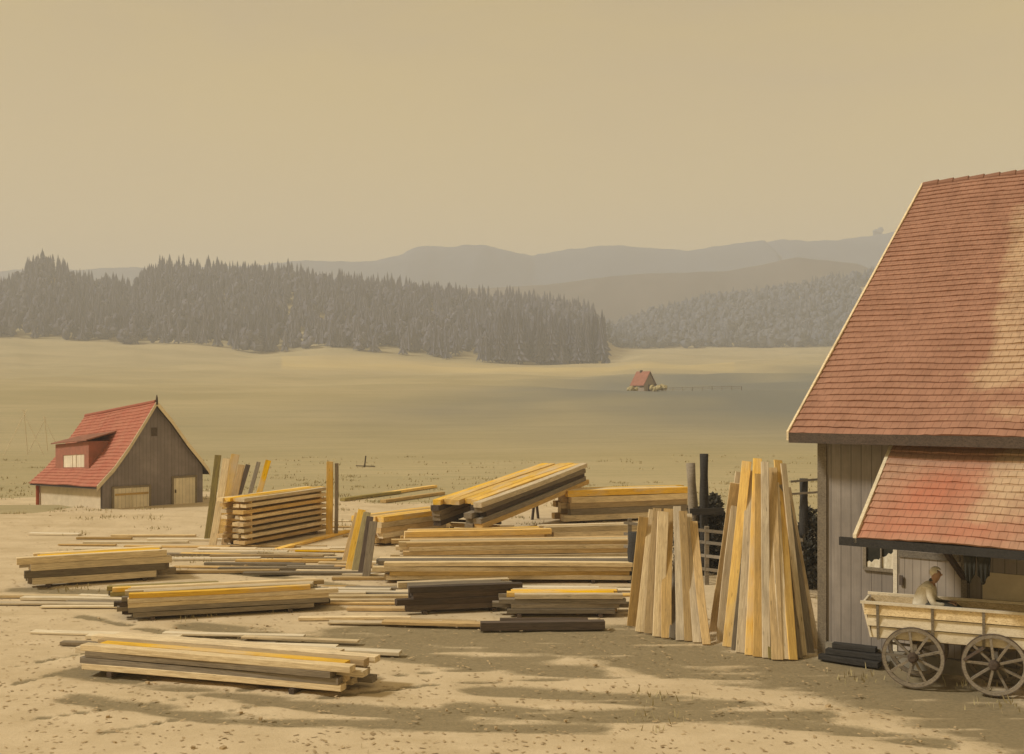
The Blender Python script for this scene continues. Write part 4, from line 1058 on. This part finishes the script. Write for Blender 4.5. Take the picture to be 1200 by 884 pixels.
mb = MB(); mb.box(Q, -.25, .25, .5, .95, 3.8, 5.2); mb.build('chimney', 'dark', cot)
tag(cot, 'tiny red-roofed cottage alone in the meadow below the far wood', 'cottage')
for k, (px, Y, s) in enumerate(((741, 258, 1.3), (771, 258, 1.7))):
    X = (px-CX)/F*Y; r = empty('garden_bush', (X, Y, terrain(X, Y))); mb = MB(); rg = random.Random(k)
    for j in range(6): add_blob(mb, (rg.uniform(-1, 1)*s, rg.uniform(-.6, .6), .4*s+rg.uniform(-.2, .3)), .42*s, .4*s, rg)
    mb.build('crown', 'weed', r); mb = MB(); mb.tube([(0, 0, -.2), (0, 0, .8)], [.1, .06], 6); mb.build('stem', 'bark', r)
    tag(r, ('small bush at the left wall of the tiny cottage', 'larger bush at the right wall of the tiny cottage')[k], 'bush')
# low field fence running right from the cottage
f0 = empty('field_fence', ((777-CX)/F*255, 255, 0)); o0 = Vector(f0.location)
pts = []
for i in range(9):
    px = 777+i*11.5; Y = 255-i*1.0; X = (px-CX)/F*Y; pts.append(V(X, Y, terrain(X, Y)))
for p in pts: mb = MB(); mb.bar(p-o0-V(0, 0, .1), p-o0+V(0, 0, .9), .09, .09); mb.build('post', 'grey', f0)
for h_ in (.45, .8):
    mb = MB()
    for a_, b2 in zip(pts, pts[1:]): mb.bar(a_-o0+V(0, 0, h_), b2-o0+V(0, 0, h_), .05, .08)
    mb.build('rail', 'grey', f0)
tag(f0, 'low dark field fence running right from the tiny cottage', 'fence')
# pole rack at far left, marker post in the grass
def rack(px, Y, h_, label):
    X = (px-CX)/F*Y; z = terrain(X, Y); r = empty('pole_rack', (X, Y, z))
    for (bx, by, tx, ty) in ((-h_*.45, 0, h_*.06, 0), (h_*.42, .3, -h_*.05, .1), (0, .9, 0, 0)):
        mb = MB(); mb.tube([(bx, by, -.1), (tx, ty, h_)], [.04, .03], 6); mb.build('pole', 'pale', r)
    tag(r, label, 'rack', 'pole racks in the far left meadow')
rack(28, 112, 4.6, 'larger three-legged drying rack of thin poles at the far left of the meadow'); rack(52, 118, 3.8, 'smaller three-legged drying rack of thin poles, right of the larger one')
X, Y = (427-CX)/F*92, 92; r = empty('marker_post', (X, Y, terrain(X, Y))); mb = MB(); mb.bar((0, 0, -.1), (.12, 0, .95), .1, .1); mb.build('stake', 'dark', r)
mb = MB(); mb.bar((-.7, 0, .12), (.9, 0, .08), .07, .09); mb.build('foot_rail', 'grey', r); tag(r, 'small dark marker stake standing in the grass beyond the timber yard', 'stake')

# ------------------------------------------------------------------ ground litter and grass
mb = MB(); rg = random.Random(11)
for i in range(9000):
    Y = 14+rg.random()**1.4*44; X = rg.uniform(-.5, .5)*Y
    if X > 6 and Y < 26 and X > 5.5+(26-Y)*.3: continue
    z = terrain(X, Y)+.004; a = rg.random()*6; L_ = rg.uniform(.02, .11); w_ = rg.uniform(.008, .03); d = V(math.cos(a), math.sin(a), rg.uniform(-.05, .15)); e = V(-math.sin(a), math.cos(a), rg.uniform(-.2, .2))
    if i % 60 == 0:
        hs = rg.uniform(.012, .03); mb.box(lambda p_, q_, r_: V(X, Y, z+r_)+d*p_+e*q_, -hs*rg.uniform(1, 2.4), hs*rg.uniform(1, 2.4), -hs, hs, -.01, hs*1.1)
    p = V(X, Y, z+.006); mb.quad([p-e*w_, p+d*L_-e*w_*.6, p+d*L_+e*w_, p+e*w_*.8])
tag(mb.build('wood_chips', simple('chips', (.56, .42, .24), (.30, .22, .13), .8)), 'bark and sawn chips scattered over the yard', 'chips', kind='stuff')
mb = MB()
cl = []
for i in range(420):
    Y = rg.uniform(15, 78); X = rg.uniform(-.52, .52)*Y
    dens = noise.noise(V(X*.2, Y*.2, 7))
    if Y < 40 and dens < .12: continue
    if Y < 27 and -9 < X < 9 and rg.random() < .6: continue
    cl.append((X, Y))
for (X, Y) in cl:
    for j in range(26):
        x, y = X+rg.gauss(0, .3), Y+rg.gauss(0, .3); z = terrain(x, y); h_ = rg.uniform(.05, .16); a = rg.random()*6; w_ = .008+.0003*Y
        d = V(math.cos(a), math.sin(a), 0); ln = V(rg.uniform(-.5, .5), rg.uniform(-.5, .5), 1)*h_
        mb.quad([V(x, y, z-.01)-d*w_, V(x, y, z-.01)+d*w_, V(x, y, z)+ln*.6+d*w_*.7+V(0, 0, 0), V(x, y, z)+ln])
for i in range(600):
    Y = 58+rng.random()**1.5*50; X = rng.uniform(-.5, .5)*Y
    if Y < yard_limit(X)-2 or noise.noise(V(X*.06, Y*.12, 17)) < -.12: continue
    for j in range(7):
        x, y = X+rg.gauss(0, .5), Y+rg.gauss(0, .3); z = terrain(x, y); h_ = rg.uniform(.07, .2); a = rg.random()*6; w_ = .0006*Y; d = V(math.cos(a), math.sin(a), 0); ln = V(rg.uniform(-.5, .5), rg.uniform(-.5, .5), 1)*h_
        mb.quad([V(x, y, z-.01)-d*w_, V(x, y, z-.01)+d*w_, V(x, y, z)+ln])
tag(mb.build('grass', 'weed'), 'thin dry grass tufts scattered over the yard and field edge', 'grass', kind='stuff')

# ------------------------------------------------------------------ haze
bpy.ops.mesh.primitive_cube_add(size=1)
hz_o = bpy.context.object; hz_o.name = 'haze'; hz_o.data.name = 'haze'
hz_o.scale = (7600, 4900, 362); hz_o.location = (0, 2240, 370/2)
hz_o.location.z = -2+181
m = bpy.data.materials.new('haze_air'); m.use_nodes = True; nt = m.node_tree; nt.nodes.clear()
out = N(nt, 'ShaderNodeOutputMaterial'); pv = N(nt, 'ShaderNodeVolumePrincipled'); nt.links.new(pv.outputs[0], out.inputs['Volume'])
pv.inputs['Color'].default_value = (.86, .885, .96, 1); pv.inputs['Density'].default_value = .00062; pv.inputs['Anisotropy'].default_value = .0
hz_o.data.materials.append(m); tag(hz_o, kind='stuff')

# ------------------------------------------------------------------ sky, sun, camera
SUN_EL, SUN_AZ = math.radians(42), math.radians(-100)      # azimuth measured from +Y towards +X
w = bpy.data.worlds.new('World'); scene.world = w; w.use_nodes = True; nt = w.node_tree; nt.nodes.clear()
out = N(nt, 'ShaderNodeOutputWorld'); bg = N(nt, 'ShaderNodeBackground'); nt.links.new(bg.outputs[0], out.inputs[0])
sky = N(nt, 'ShaderNodeTexSky', sky_type='NISHITA'); sky.sun_disc = False; sky.sun_elevation = SUN_EL; sky.sun_rotation = SUN_AZ; sky.dust_density = 6; sky.air_density = 1.5
tc = N(nt, 'ShaderNodeTexCoord'); mp = N(nt, 'ShaderNodeMapping'); mp.inputs['Scale'].default_value = (1, 1, 3.5); nt.links.new(tc.outputs['Generated'], mp.inputs[0])
n1 = noise_t(nt, mp.outputs[0], 1.6, 6, .55, .4)
veil = mixc(nt, ramp(nt, n1, [(.38, 0), (.62, 1)]), (4.15, 3.05, 1.6), (4.95, 3.58, 1.32))
sz = N(nt, 'ShaderNodeSeparateXYZ'); nt.links.new(tc.outputs['Generated'], sz.inputs[0])
veil = mixc(nt, ramp(nt, sz.outputs[2], [(.02, 1), (.38, 0)]), veil, (6.9, 5.0, 1.98))
col = mixc(nt, .95, sky.outputs[0], veil)
nt.links.new(col, bg.inputs['Color']); bg.inputs['Strength'].default_value = .10
sl = bpy.data.lights.new('sun', 'SUN'); sl.energy = 3.0; sl.angle = math.radians(8); sl.color = (1, .95, .84)
so = bpy.data.objects.new('sun', sl); C.objects.link(so)
dv = V(math.sin(SUN_AZ)*math.cos(SUN_EL), math.cos(SUN_AZ)*math.cos(SUN_EL), math.sin(SUN_EL)); so.rotation_euler = dv.to_track_quat('Z', 'Y').to_euler(); so.location = (-30, 0, 60)
cam = bpy.data.cameras.new('camera'); co = bpy.data.objects.new('camera', cam); C.objects.link(co)
co.location = (0, 0, H); co.rotation_euler = (PI/2, 0, 0); cam.sensor_width = 36; cam.lens = 36*F/1200; cam.shift_y = (HY-442)/1200; cam.clip_end = 9000; cam.clip_start = .1
scene.camera = co
vs = scene.view_settings; vs.view_transform = 'Standard'; vs.look = 'None'; vs.exposure = .17; vs.gamma = 1; vs.use_curve_mapping = False
scene.render.engine = 'CYCLES'; scene.cycles.volume_bounces = 1; scene.cycles.max_bounces = 6; scene.cycles.use_denoising = True
